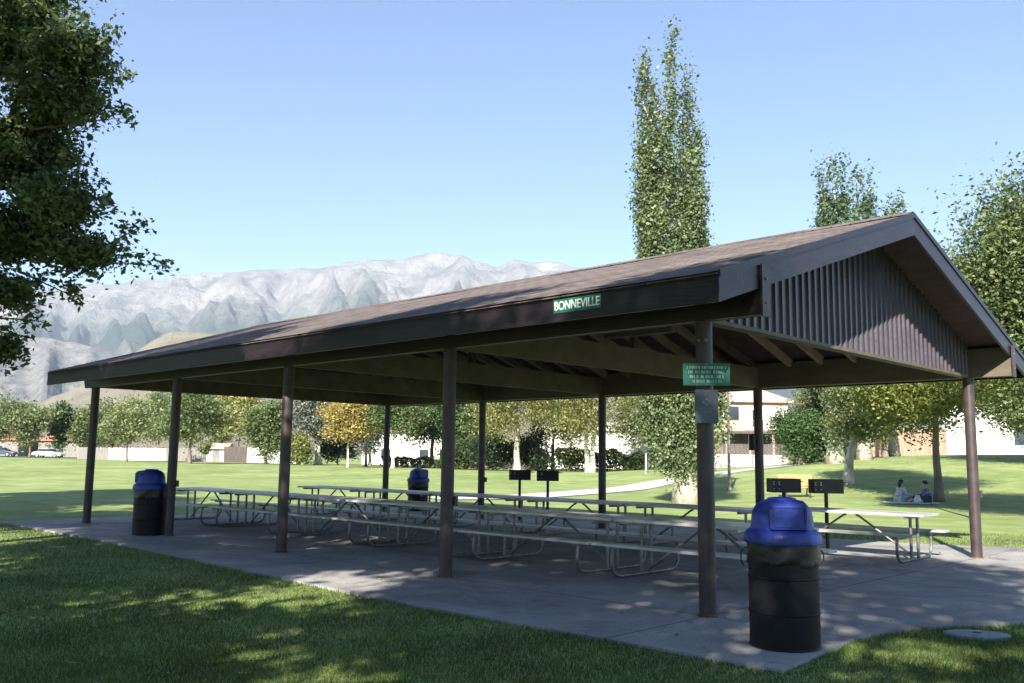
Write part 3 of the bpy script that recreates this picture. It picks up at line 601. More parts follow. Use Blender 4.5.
# ------------------------------------------------------------------ trees
def limb(mb, a, b, r0, r1, bend=.1, n=6):
    a = Vector(a); b = Vector(b); L = (b-a).length; o = Vector((random.uniform(-1, 1), random.uniform(-1, 1), random.uniform(0, .6)))*bend*L; P = []; R = []
    for k in range(n+1):
        t = k/n; P.append(a.lerp(b, t)+o*math.sin(PI*t)*.5+Vector((random.uniform(-1, 1), random.uniform(-1, 1), 0))*.015*L*(0 < k < n)); R.append(r0*(1-t)+r1*t)
    mb.tube(P, R, 8); return P
def make_tree(loc, label, blobs, nleaf, lsize, lm, bark, trunk_r, trunk_top, group=None, clump=.35, per=26, droop=0., nlimb=9, lean=(0, 0), name='tree', shell=.55, flat=.6, aspect=.55, cat='tree', extra=None, forks=1, flare=1.5, ex=.72):
    t = empty(name, loc, label, cat, group=group)
    P = crown_pts(blobs, nleaf, clump, per, shell, flat, ex)
    if extra is not None: P = np.concatenate([P, extra])
    P = P[P[:, 2] > .05]
    if trunk_r:
        mb = MB(); tops = []
        for f in range(forks):
            top = Vector((lean[0]+(f-(forks-1)/2)*trunk_top*.22, lean[1], trunk_top)); tops.append(top); b0 = Vector(((f-(forks-1)/2)*trunk_r*1.2, 0, -.1))
            n = 9; pts = [b0.lerp(top, k/n)+Vector((math.sin(k*1.3)*.12*trunk_r, math.cos(k*.9)*.12*trunk_r, 0)) for k in range(n+1)]
            rs = [trunk_r/(forks**.5)*(1-.55*k/n)*(flare if k == 0 else (1+(flare-1)*.35 if k == 1 else 1)) for k in range(n+1)]
            mb.tube(pts, rs, 12)
        for k in range(nlimb):
            q = P[RNG.integers(len(P))]; bl = blobs[k % len(blobs)]
            if k < len(blobs): q = np.array(bl[:3])+RNG.normal(size=3)*np.array(bl[3:6])*.25
            tp = tops[k % forks]; base = tops[k % forks].lerp(Vector((0, 0, 0)), random.uniform(0, .3)) if q[2] > trunk_top*.8 else Vector((0, 0, 0)).lerp(tp, min(.95, max(.35, (q[2]-.4)/trunk_top)))
            limb(mb, base, q, trunk_r*.42, trunk_r*.07)
        mb.build('trunk', bark, t, smooth=False)
        t.children[0].data.polygons.foreach_set('use_smooth', [True]*len(t.children[0].data.polygons))
    leaves('crown', P, lsize, lm, t, droop, aspect=aspect)
    return t
def loc_blob(base, px, py, D, rpx, ry=None, dz=None):
    """ellipsoid centred where direction (px,py) is D metres ahead, radius in pixels at that distance"""
    p = CAM+ray(px, py)*D; s = D/F; return (p[0]-base[0], p[1]-base[1], p[2]-base[2], rpx*s, rpx*s, (ry or rpx)*s)

# near tree overhanging from the left
b = (float(at(-150, 13.4)[0]), float(at(-150, 13.4)[1])); base = (b[0], b[1], H(*b))
bl = [loc_blob(base, *q) for q in ((10, 20, 13, 62), (70, 55, 12.4, 42, 26), (60, 100, 12.6, 50, 34), (20, 150, 13, 55, 45), (60, 205, 12.4, 42, 30), (10, 235, 13, 50, 36), (75, 250, 12.6, 38, 20), (0, 290, 12.5, 34, 20), (-5, 350, 12.2, 22, 18),
      (25, -50, 13, 60), (-60, 60, 13.5, 90), (-80, 200, 13, 90), (-160, 20, 14, 110), (-160, 180, 14.5, 110), (-230, 110, 13, 110), (-90, -80, 14, 100), (-200, -120, 13.5, 110), (-50, 300, 12.5, 40, 26))]
twigs = []
def twig(px0, py0, px1, py1, D, n, th=9):
    P = []
    for _ in range(n):
        t = random.random(); s = th*(1.15-.6*t); px = px0+(px1-px0)*t+random.gauss(0, s*.6); py = py0+(py1-py0)*t+4*math.sin(t*7)+random.gauss(0, s); P.append(CAM+ray(px, py)*(D+random.gauss(0, .15))-np.array(base))
    twigs.append(np.array(P))
for q in ((70, 262, 172, 266, 12.6, 330, 10), (85, 252, 152, 222, 12.5, 170, 9), (100, 205, 112, 200, 12.5, 60, 8), (70, 100, 132, 72, 12.3, 240, 11), (70, 120, 132, 116, 12.2, 230, 10), (40, 270, 80, 300, 12.4, 150, 10), (95, 215, 108, 195, 12.2, 50, 5), (10, 315, 48, 322, 12.2, 120, 7), (85, 45, 120, 30, 12.3, 100, 9), (60, 178, 106, 182, 12.4, 150, 9), (0, 350, 26, 358, 12.2, 110, 8), (62, 160, 82, 165, 12.4, 60, 7), (60, 20, 92, 22, 12.4, 100, 9), (70, 285, 82, 306, 12.4, 50, 6), (105, 255, 130, 235, 12.5, 60, 8)):
    twig(*q)
pv = crown_pts([b_[:3]+tuple(q*.86 for q in b_[3:]) for b_ in bl[:9]], 52000, .105, 46, .3, .55)
near = make_tree(base, 'large dark green broadleaf tree overhanging the picture from the left edge', bl[9:], 40000, .080, M['lf_near'], M['bark'], .24, 4.4, None, .28, 40, .35, 10, name='broadleaf_tree', extra=np.concatenate(twigs+[pv]), aspect=.55, shell=.2)
mb = MB()
for q in ((30, 262, 165, 266), (85, 258, 148, 224), (30, 110, 122, 76), (30, 130, 125, 118), (20, 272, 76, 298), (-20, 318, 44, 322), (30, 185, 100, 184), (-30, 345, 20, 357)):
    a = CAM+ray(q[0], q[1])*12.6-np.array(base); b_ = CAM+ray(q[2], q[3])*12.5-np.array(base); mb = MB(); limb(mb, a, b_, .018, .004, .06); mb.build('branch', M['bark'], near)

# shade trees standing on the sunny side behind the camera
SHADE = [(-9.5, -13.8, 4.7, 13.7), (-3.4, -13.2, 4.6, 13.4), (2.6, -13.6, 4.8, 12.9), (8.6, -12.9, 4.5, 12.4), (-17.6, -9.8, 4.3, 11.6), (13.6, -9.0, 3.7, 8.8), (-24.5, -6.0, 4.2, 11.0)]
SL_ = ['wide shade tree left of the camera, partly dappling the far lawn', 'wide shade tree just left of the camera, out of view', 'tall shade tree directly sunward of the camera, out of view', 'wide shade tree right behind the camera, out of view', 'shade tree farthest left along the sunny side', 'smaller shade tree sunward of the right pavement', 'shade tree beyond the left picture edge, shading the far strip of grass']
for (x, y, r, h), lab in zip(SHADE, SL_):
    bls = []
    for k in range(19):
        a = random.uniform(0, 2*PI); q = random.uniform(.2, .72)*r; zz = 3.2+(h-4.4)*((k+.5)/19); rr = random.uniform(1.0, 1.7)
        bls.append((q*math.cos(a), q*math.sin(a), zz, rr, rr, rr*.8))
    bls.append((0, 0, h-1.6, 1.8, 1.8, 1.5))
    make_tree((x, y, -.04), lab, bls, 25500, .235, M['lf_shade'], M['bark'], .22, 4.6, 'shade trees behind the camera', .26, 52, .2, 12, name='shade_tree', shell=.3, aspect=.6)

# columnar poplar
def column_tree(px, D, y0, y1, cols, label, lm, n, ls, r, bark, ttop, group=None, yb=None):
    x, y = at(px, D); z = H(x, y); base = (x, y, z); s = D/F; bl = []
    for cpx, ctop, cbot, hw in cols:
        k = max(4, int((cbot-ctop)/26))
        for q in range(k):
            t = (q+.5)/k; py = ctop+(cbot-ctop)*t; w = hw*(.16+.74*min(1, t*1.8))*random.uniform(.85, 1.1)
            bl.append(loc_blob(base, cpx+(px-cpx)*max(0, t-.55)*.6+random.uniform(-2, 2), py, D+random.uniform(-.3, .3), w, (cbot-ctop)/k*.72))
    return make_tree(base, label, bl, int(n*2.1), ls*.85, lm, bark, r, ttop, group, .12*D/34, 60, -.5, 6, name='poplar_tree', shell=.2, flat=2.0, aspect=.8, flare=2.0, ex=.5)
column_tree(686, 33.5, 10, 460, [(642, 50, 300, 12), (655, 78, 430, 17), (671, 30, 440, 14), (687, 64, 430, 16), (697, 130, 440, 18), (650, 150, 440, 18), (672, 250, 462, 24), (704, 200, 430, 15), (698, 330, 462, 27), (664, 330, 460, 26), (650, 350, 436, 18), (718, 350, 440, 17), (684, 300, 470, 22)],
            'tall narrow poplar with several spires and a thick pale trunk behind the pavilion', M['lf_poplar'], 66000, .115, .31, M['palebark'], 13.5)
column_tree(835, 58, 160, 440, [(824, 160, 300, 7), (834, 166, 320, 9), (842, 160, 330, 9), (820, 205, 360, 12), (838, 240, 440, 20), (848, 200, 400, 10)], 'distant narrow poplar, tallest of those just left of the gable peak', M['lf_poplar2'], 13000, .22, .35, M['palebark'], 14, 'distant poplars')
column_tree(864, 60, 168, 440, [(858, 165, 300, 5), (867, 178, 330, 7), (873, 195, 400, 7), (864, 240, 440, 14)], 'distant narrow poplar nearest the gable peak on its left', M['lf_poplar2'], 8000, .22, .3, M['palebark'], 13, 'distant poplars')
column_tree(894, 66, 200, 430, [(892, 201, 330, 4), (899, 203, 340, 3.5), (886, 213, 330, 3)], 'distant poplar with only its twin tips showing above the roof', M['lf_poplar2'], 4000, .22, .25, M['palebark'], 12, 'distant poplars')

# generic background tree described by its crown box in view
def bg_tree(px, D, top, bot, hw, lm, label, kind='round', n=3600, ls=None, bark='bark', tr=.18, lean=0, cat='tree', name='tree', group='trees beyond the lawn', dpx=0, forks=1, sq=1.):
    if D > 70 and hw > 9: hw *= 1.22; top -= 9; bot += 3; n = int(n*1.35)
    x, y = at(px, D); base = (x, y, H(x, y)); s = D/F; bl = []; hh = (bot-top)/2.; cy = (top+bot)/2.
    if kind == 'round':
        for k in range(12):
            a = random.uniform(0, 2*PI); q = random.uniform(.25, .66); bb = loc_blob(base, px+dpx+math.cos(a)*q*hw, cy+math.sin(a)*q*hh, D+random.uniform(-.5, .5)*hw*s, hw*random.uniform(.28, .48), hh*random.uniform(.26, .42)); bl.append(bb)
        bl.append(loc_blob(base, px+dpx, cy, D, hw*.6, hh*.65))
    elif kind == 'cone':
        for k in range(9):
            t = (k+.5)/9; bl.append(loc_blob(base, px+dpx, top+(bot-top)*t, D, hw*(.12+.88*t**.8), (bot-top)/9*.8))
    elif kind == 'willow':
        for k in range(15):
            a = random.uniform(0, 2*PI); q = random.uniform(.2, .8); bl.append(loc_blob(base, px+dpx+math.cos(a)*q*hw, cy-hh*.15+math.sin(a)*.55*hh, D+random.uniform(-.5, .5)*hw*s, hw*.22, hh*random.uniform(.3, .6)))
    ls = ls or max(.13, 2.25*s)
    ttop = max(.8, (zat(px, bot, D)-base[2])+hh*s*.7)
    return make_tree(base, label, bl, int(n*2.7), ls, lm, M[bark], tr, ttop, group, .9*hw*s*.13+.06, 24, .9 if kind == 'willow' else .1, 5, (lean, 0), name, .35, 1.2 if kind == 'willow' else .6,   .5 if kind == 'willow' else .62, cat, forks=forks)
bg_tree(-12, 150, 388, 446, 28, M['lf_green'], 'green tree cut by the left picture edge, behind the parked blue car', n=2600)
bg_tree(30, 148, 404, 448, 20, M['lf_light'], 'pale green round tree between the blue car and white car', n=2600)
bg_tree(62, 152, 409, 448, 14, M['lf_cedar'], 'darker slim tree directly behind the white car', n=2000)
bg_tree(88, 150, 409, 450, 17, M['lf_green'], 'medium green tree right of the white car, left of the end post', n=2600)
bg_tree(107, 165, 398, 450, 20, M['lf_olive'], 'taller dull green tree rising behind the far left post', n=2600)
bg_tree(127, 108, 397, 447, 24, M['lf_light'], 'light green tree with thin trunk just right of the far left post', n=3600, tr=.12)
bg_tree(158, 150, 392, 450, 18, M['lf_light'], 'pale green tree above the blue lid of the left trash can', n=2600)
bg_tree(190, 98, 386, 450, 30, M['lf_green'], 'full green tree with forked thin trunk, right of the second post', n=5000, tr=.2)
bg_tree(206, 94, 441, 456, 7, M['lf_light'], 'very small young sapling in front of the white shed', n=500, tr=.05, name='sapling')
bg_tree(238, 125, 388, 450, 28, M['lf_pale'], 'pale yellow green tree above the dark wooden fence', n=4500)
bg_tree(222, 135, 384, 448, 20, M['lf_green'], 'green tree half hidden behind the pale yellow one', n=2500)
bg_tree(266, 102, 400, 463, 20, M['lf_green'], 'bushy green tree reaching down to the lawn beside the third post', n=4000)
bg_tree(318, 100, 380, 455, 28, M['lf_spruce'], 'big grey blue spruce with pale trunk', n=5200, bark='whitebark', tr=.4, kind='round', name='spruce_tree')
bg_tree(299, 97, 436, 464, 13, M['lf_yellow'], 'low yellow green bush at the foot of the spruce', n=1600, tr=.08, cat='bush', name='bush')
bg_tree(338, 103, 436, 463, 16, M['lf_dark'], 'dark low evergreen bush right of the spruce trunk', n=1800, tr=.1, cat='bush', name='bush')
bg_tree(348, 86, 398, 446, 22, M['lf_orange'], 'young tree turning yellow and orange with slender white trunk', n=3400, bark='whitebark', tr=.11)
bg_tree(370, 102, 396, 462, 22, M['lf_spruce'], 'dark grey green conifer between the orange tree and the back post', n=4000, tr=.2)
bg_tree(366, 92, 382, 418, 18, M['lf_yellow'], 'bright yellow green crown beside the orange tree', n=2000, tr=.12)
bg_tree(393, 86, 380, 448, 26, M['lf_green'], 'green tree with white trunk just right of the far back post', n=4400, bark='whitebark', tr=.17)
bg_tree(432, 95, 378, 452, 34, M['lf_cedar'], 'wide dark green tree above the far trash can', n=5200, tr=.25)
bg_tree(468, 100, 380, 462, 20, M['lf_olive'], 'dull green tree between the two middle posts', n=3000, tr=.2)
bg_tree(517, 76, 366, 446, 36, M['lf_willow'], 'olive weeping tree with leaning pale trunk behind the left pair of grills', 'willow', n=6500, bark='palebark', tr=.3)
bg_tree(590, 74, 358, 444, 52, M['lf_willow'], 'olive weeping tree with forked white trunk before the white hall', 'willow', n=8000, bark='whitebark', tr=.33, forks=2)
bg_tree(553, 86, 382, 452, 30, M['lf_light'], 'light green tree between the two weeping trees', n=4500, tr=.2)
bg_tree(640, 92, 386, 446, 28, M['lf_olive'], 'dull green tree filling the gap between weeping tree and poplar', n=4500, tr=.2)
bg_tree(486, 92, 380, 458, 22, M['lf_green'], 'green tree just left of the leaning pale trunk', n=3600, tr=.2)
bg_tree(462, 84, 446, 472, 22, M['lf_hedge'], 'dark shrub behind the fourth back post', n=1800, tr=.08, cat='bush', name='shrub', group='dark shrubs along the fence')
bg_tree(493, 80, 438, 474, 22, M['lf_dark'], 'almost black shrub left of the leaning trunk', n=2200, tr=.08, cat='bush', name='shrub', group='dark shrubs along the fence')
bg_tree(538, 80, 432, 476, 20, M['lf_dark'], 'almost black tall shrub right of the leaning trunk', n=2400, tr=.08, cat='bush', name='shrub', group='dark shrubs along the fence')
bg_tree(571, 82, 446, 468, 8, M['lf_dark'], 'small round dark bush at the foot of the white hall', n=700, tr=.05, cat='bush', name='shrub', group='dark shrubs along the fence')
bg_tree(800, 60, 396, 478, 33, M['lf_cedar'], 'big rounded dark green cedar beside the house', n=8500, kind='round', tr=.3, name='cedar_tree', group=None)
bg_tree(822, 66, 372, 460, 34, M['lf_olive'], 'tall olive green tree rising behind the cedar', n=5500, tr=.25)
bg_tree(846, 45, 376, 446, 46, M['lf_olive'], 'olive green tree with pale leaning trunk right of the cedar', n=7500, bark='palebark', tr=.26, lean=.55, group=None, dpx=12)
bg_tree(885, 62, 380, 440, 30, M['lf_yellow'], 'yellow green tree in front of the tan fence', n=4500, tr=.2)
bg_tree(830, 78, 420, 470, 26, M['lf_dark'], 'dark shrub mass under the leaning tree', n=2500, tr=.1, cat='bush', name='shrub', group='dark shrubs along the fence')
bg_tree(937, 36.5, 262, 438, 92, M['lf_yellow'], 'yellow green tree with grey trunk shading the two picnickers', n=46000, tr=.17, ls=.13, group=None, dpx=-12)
bg_tree(1085, 25, 105, 428, 128, M['lf_green'], 'large green tree filling the right picture edge above the roof', n=68000, tr=.3, ls=.105, group=None)
bg_tree(971, 26.5, 258, 374, 66, M['lf_green'], 'added green tree right behind the gable end to shade the picnickers, its thin trunk hidden by the rightmost post', n=22000, tr=.075, ls=.12, group=None, dpx=7)  # extra tree, added to deepen the shade around the picnickers
bg_tree(1035, 54, 352, 438, 78, M['lf_green'], 'low spreading green tree in front of the white building at the right edge', n=16000, tr=.2, ls=.17, group=None)
# hedge in front of the white hall
def hedge(p0, p1, w, h, n, label, lm):
    a = np.array(p0); b_ = np.array(p1); L = np.linalg.norm(b_-a); c = (a+b_)/2; z = H(*c)
    t = empty('hedge', (c[0], c[1], z), label, 'hedge'); d = (b_-a)/L; s = np.array([-d[1], d[0]])
    u = RNG.random(n)*L-L/2; v = RNG.uniform(-1, 1, n)*w/2; hh = h*(.75+.5*vnoise(u*.8+50, u*0, 5)); zz = RNG.random(n)**.6*hh
    P = np.stack([d[0]*u+s[0]*v, d[1]*u+s[1]*v, zz], 1); leaves('foliage', P, .3, lm, t)
    for k in range(int(L/1.2)):
        q = -L/2+1.2*k+.5; MB().tube([(d[0]*q, d[1]*q, -.1), (d[0]*q, d[1]*q, h*.6)], .04, 6).build('stem', M['bark'], t)
hedge(at(556, 78), at(668, 79), 2.0, 1.7, 5200, 'long dark green clipped hedge in front of the white hall', M['lf_hedge'])
hedge(at(384, 92), at(470, 88), 1.6, 1.0, 2600, 'low dark hedge behind the far trash can', M['lf_hedge'])

# ------------------------------------------------------------------ buildings
def windows(root, face, rects):
    for (u0, u1, z0, z1) in rects:
        w = MB(); face(w, u0-.08, u1+.08, z0-.08, z1+.08, .03); f = w.build('window', M['white_paint'], root)
        p = MB(); face(p, u0, u1, z0, z1, .05); p.build('pane', M['glass'], f)
def house(px, D, wpx, eave_y, ridge_y, wallm, roofm, label, name='house', depth=9., wins=(), cat='house', rz=None, base_drop=0., hip=True):
    x, y = at(px, D); z = H(x, y)-.1; rz = YAW*-1 if rz is None else rz
    t = empty(name, (x, y, z), label, cat, rz=-YAW+0 if rz is None else rz); s = D/F; w = wpx*s/2; ze = zat(px, eave_y, D)-z; zr = zat(px, ridge_y, D)-z
    MB().box(-w, w, 0, depth, -.3, ze).build('wall', wallm, t)
    o = .45
    if hip: MB().add([(-w-o, -o, ze), (w+o, -o, ze), (w+o, depth+o, ze), (-w-o, depth+o, ze), (-w*.6, depth/2, zr), (w*.6, depth/2, zr), (-w-o, -o, ze+.18), (w+o, -o, ze+.18), (w+o, depth+o, ze+.18), (-w-o, depth+o, ze+.18)],
                     [(0, 3, 2, 1), (6, 7, 5, 4), (7, 8, 5), (8, 9, 4, 5), (9, 6, 4), (0, 1, 7, 6), (1, 2, 8, 7), (2, 3, 9, 8), (3, 0, 6, 9)]).build('roof', roofm, t)
    else: MB().prism([(-o, ze+.01), (depth+o, ze+.01), (depth+o, ze+.16), (depth/2, zr), (-o, ze+.16)], -w-o, w+o, 0).build('roof', roofm, t)
    windows(t, lambda mb, u0, u1, z0, z1, k: mb.box(u0, u1, -k, .02, z0, z1), wins)
    return t, w, ze
h1, w, ze = house(756, 84, 66, 402, 384, M['stucco'], M['pinkroof'], 'two storey pink stucco house with white upper wall and wooden balcony', depth=10, wins=((-2.9, -1.5, 4.3, 5.6),))
MB().box(-1.0, w*.96, -.12, -.01, 3.4, ze-.45).build('white_panel', M['white_paint'], h1)
MB().box(-.3, .35, -.18, -.125, 3.7, ze-.7).build('balcony_door', M['glass'], h1)
MB().box(-w-.5, w+.5, -1.6, -.2, 3.02, 3.2).build('balcony_floor', M['darkwood'], h1)
mb = MB(); mb.box(-w-.5, w+.5, -1.6, -1.52, 4.15, 4.23)
for k in range(34): xx = -w-.45+k*(2*w+.9)/33; mb.box(xx-.03, xx+.03, -1.58, -1.54, 3.21, 4.149)
mb.build('balcony_rail', M['tanwood'], h1)
[MB().box(q-.1, q+.1, -1.55, -1.35, -.2, 3.01).build('balcony_post', M['tanwood'], h1) for q in (-w, -w*.3, w*.4, w)]
MB().box(-w, w, -.09, -.01, 1.0, 3.0).build('lower_dark_panel', M['darkwood'], h1)  # dark sheet over the wall below the balcony floor
h2, w, ze = house(640, 100, 196, 431, 420, M['white_paint'], M['white_paint'], 'long bright white hall behind the clipped hedge and chain link fence', name='hall', cat='building', depth=14, hip=False, wins=((-8.6, -7.4, 1.0, 2.2), (3, 4.2, 1.2, 2.4)))
h3, w, ze = house(404, 118, 84, 432, 414, M['white_paint'], M['pinkroof'], 'low white house glimpsed under the green trees above the far trash can', depth=10, wins=((-3, -1.8, .9, 2.1), (2, 3.2, .9, 2.1)))
h4, w, ze = house(1010, 84, 130, 400, 376, M['white_paint'], M['pinkroof'], 'white building with dark window at the right edge of the picture', depth=12, hip=False, wins=((.5, 2.2, 1.1, 3.0), (-9, -8, 1.1, 2.0)), name='house')
h5, w, ze = house(-6, 168, 48, 440, 427, M['greywood'], M['redroof'], 'low house with red tiled roof at the far left edge', depth=10, wins=((0, 1.6, .8, 2.0),))
h6, w, ze = house(58, 172, 40, 441, 430, M['greywood'], M['redroof'], 'low house with red tiled roof half hidden behind the tree by the white car', depth=10, wins=((-1, .6, .8, 2.0),))
h7, w, ze = house(216, 124, 18, 449, 443, M['white_paint'], M['pinkroof'], 'small white garden shed left of the dark wooden fence', name='garden_shed', cat='shed', depth=3, hip=False, wins=())
MB().box(-.45, .45, -.04, .01, 0, 1.6).build('door', M['greywood'], h7)
# fences
def fence(p0, p1, h, m, label, pm=None, bw=.16, gap=.012, posts=2.4):
    a = np.array(p0); b_ = np.array(p1); L = np.linalg.norm(b_-a); d = (b_-a)/L; ang = math.atan2(d[1], d[0]); z0 = H(*a); z1 = H(*b_)
    t = empty('fence', (a[0], a[1], z0), label, 'fence', rz=ang); mb = MB(); q = 0
    while q < L: zz = (z1-z0)*q/L; mb.box(q, min(L, q+bw-gap), -.012, .012, zz-.05, zz+h*(1+random.uniform(-.01, .01))); q += bw
    mb.build('boards', m, t); mb = MB(); q = 0
    while q < L+.1: zz = (z1-z0)*q/L; p = MB().box(q-.06, q+.06, .02, .14, zz-.1, zz+h+.05).build('fence_post', pm or m, t); q += posts
    for zz in (.3, h-.3): MB().bar((0, .05, zz), (L, .05, zz+z1-z0), .05, .09).build('rail', pm or m, t)
fence(at(78, 133), at(108, 130), 1.7, M['greywood'], 'pale grey board fence at the far left, right of the white car', M['white_paint'])
fence(at(108.5, 129.5), at(166, 124), 1.7, M['palecon'], 'long pale grey panel fence behind the tree by the far left post', M['white_paint'], bw=2.2, gap=.05)
fence(at(166.5, 124), at(206, 120), 1.75, M['greywood'], 'grey board fence between the second post and the white shed')
fence(at(224, 118), at(247, 116), 2.0, M['darkwood'], 'dark brown wooden fence right of the white shed')
fence(at(247.5, 116), at(300, 112), 1.9, M['white_paint'], 'white board fence reaching behind the bushy green tree', M['white_paint'])
fence(at(868, 76), at(946, 77), 2.3, M['tanwood'], 'tan brown wooden fence beyond the picnickers')
fence(at(820, 74), at(866, 75), 2.0, M['greywood'], 'weathered grey fence in shade behind the leaning tree')
fence(at(440, 96), at(545, 90), 1.9, M['darkwood'], 'dark fence behind the almost black shrubs')
def chainlink(p0, p1, h, label):
    a = np.array(p0); b_ = np.array(p1); L = np.linalg.norm(b_-a); d = (b_-a)/L; z0 = H(*a); z1 = H(*b_)
    t = empty('chain_link_fence', (a[0], a[1], z0), label, 'fence', rz=math.atan2(d[1], d[0])); q = 0; mb = MB()
    while q < L: zz = (z1-z0)*q/L; mb.bar((q, 0, zz), (q+h, 0, zz+h), .012, .012); mb.bar((q+h, .01, zz), (q, .01, zz+h), .012, .012); q += .3
    mb.build('mesh', M['galv'], t); q = 0
    while q < L+.1: zz = (z1-z0)*q/L; MB().tube([(q, 0, zz-.1), (q, 0, zz+h+.04)], .035, 8).build('fence_post', M['galv'], t); q += 3
    MB().tube([(0, 0, h), (L, 0, h+z1-z0)], .025, 6).build('rail', M['galv'], t)
chainlink(at(592, 82), at(712, 74), 2.3, 'tall chain link fence in front of the white hall')
chainlink(at(714, 72), at(778, 70), 1.6, 'low chain link fence below the pink house')
# low retaining wall under the house yard
o = empty('low_wall', pos(745, 74), 'long low pale concrete wall in the yard below the pink house', 'wall', rz=-YAW)
MB().box(-3.8, 3.0, 0, .25, -.2, .9).build('wall_body', M['palecon'], o, bevel=.02)
MB().box(-3.85, 3.05, -.05, .3, .903, .98).build('coping', M['white_paint'], o)
# lamp post and marker
x, y, z = pos(729, 44)
t = empty('lamp_post', (x, y, z), 'thin grey lamp post right of the thick pale poplar trunk', 'lamp post')
MB().tube([(0, 0, -.1), (0, 0, 3), (0, 0, 5.4)], [.08, .07, .055], 12).build('pole', M['greywood'], t, smooth=True)
MB().lathe([(.13, -.05), (.13, .12), (.08, .2)], 12).build('base', M['greywood'], t)
MB().lathe([(.05, 5.4), (.2, 5.5), (.24, 5.62), (.1, 5.72)], 16).build('lamp_head', M['glass'], t)
x, y, z = pos(646, 66); t = empty('marker_post', (x, y, z), 'slim white marker post on the lawn left of the poplar trunk', 'post')
MB().box(-.04, .04, -.04, .04, -.1, 1.35).build('stake', M['white_paint'], t); MB().prism([(-.04, 1.353), (.04, 1.353), (0, 1.43)], -.04, .04, 1).build('tip', M['white_paint'], t)

# ------------------------------------------------------------------ cars
def car(px, D, paint, label, rz, L=4.5, roofz=1.35):
    x, y, z = pos(px, D); t = empty('parked_car', (x, y, z+.05), label, 'car', rz=rz, group='cars parked beyond the lawn'); w = .88; h = L/2
    low = [(-h, .35), (-h, .72), (-h+.25, .86), (-h+1.0, .92), (h-1.35, .92), (h-.2, .72), (h, .6), (h, .32)]
    b = MB().prism(low, -w, w, 1).build('body', paint, t, bevel=.06)
    cab = [(-h+.45, .921), (-h+1.15, roofz), (h-2.0, roofz), (h-1.15, .921)]
    n = 4; vs = [(a, -w+.06 if k < 1 or k == 3 else -w+.2, c) for k, (a, c) in enumerate(cab)]+[(a, w-.06 if k < 1 or k == 3 else w-.2, c) for k, (a, c) in enumerate(cab)]
    MB().add(vs, [(0, 1, 2, 3), (7, 6, 5, 4), (0, 4, 5, 1), (1, 5, 6, 2), (2, 6, 7, 3), (3, 7, 4, 0)]).build('windows', M['glass'], t, bevel=.03)
    MB().box(-h+1.2, h-2.05, -w+.22, w-.22, roofz+.004, roofz+.04).build('roof', paint, t, bevel=.015)
    for sx in (-h+.85, h-.9):
        for sy in (-w+.06, w-.06):
            wh = MB().tube([(sx, sy-.1, .33), (sx, sy+.1, .33)], .33, 20).build('wheel', M['rubber'], t)
            MB().tube([(sx, sy-.112, .33), (sx, sy+.112, .33)], .2, 16).build('rim', M['chrome'], wh)
    for s in (-.6, .6):
        MB().box(h-.02, h+.015, s-.17, s+.17, .52, .64).build('headlight', M['white_ink'], t); MB().box(-h-.015, -h+.02, s-.17, s+.17, .62, .75).build('tail_light', M['rust'], t)
    return t
car(49, 141, M['carwhite'], 'white low car parked broadside beyond the lawn at the left', -YAW-.0, roofz=1.32)
car(2, 141, M['carblue'], 'dark blue car at the extreme left beyond the lawn', -YAW)
x, y, z = pos(-2, 137); t = empty('van', (0, 0, 0)); bpy.data.objects.remove(t)

# ------------------------------------------------------------------ park bench (orange) and picnickers
x, y, z = pos(796, 38.5)
t = empty('park_bench', (x, y, z), 'orange slatted park bench with black legs seen between the right grills', 'bench', rz=-YAW)
mb = MB(); [mb.bar((-.72, .2+.02*k, .56+.12*k), (.72, .2+.02*k, .56+.12*k), .03, .1) for k in range(4)]; mb.build('backrest', M['orange'], t)
mb = MB(); [mb.box(-.72, .72, -.28+.13*k, -.17+.13*k, .43, .46) for k in range(4)]; mb.build('seat', M['orange'], t)
for sx in (-.5, .5): MB().tube([(sx, -.3, -.03), (sx, -.12, .42), (sx, .18, .42), (sx, .3, -.03)], .03, 8).build('leg', M['blackmetal'], t); MB().tube([(sx, .17, .42), (sx, .29, .98)], .022, 8).build('back_support', M['blackmetal'], t)

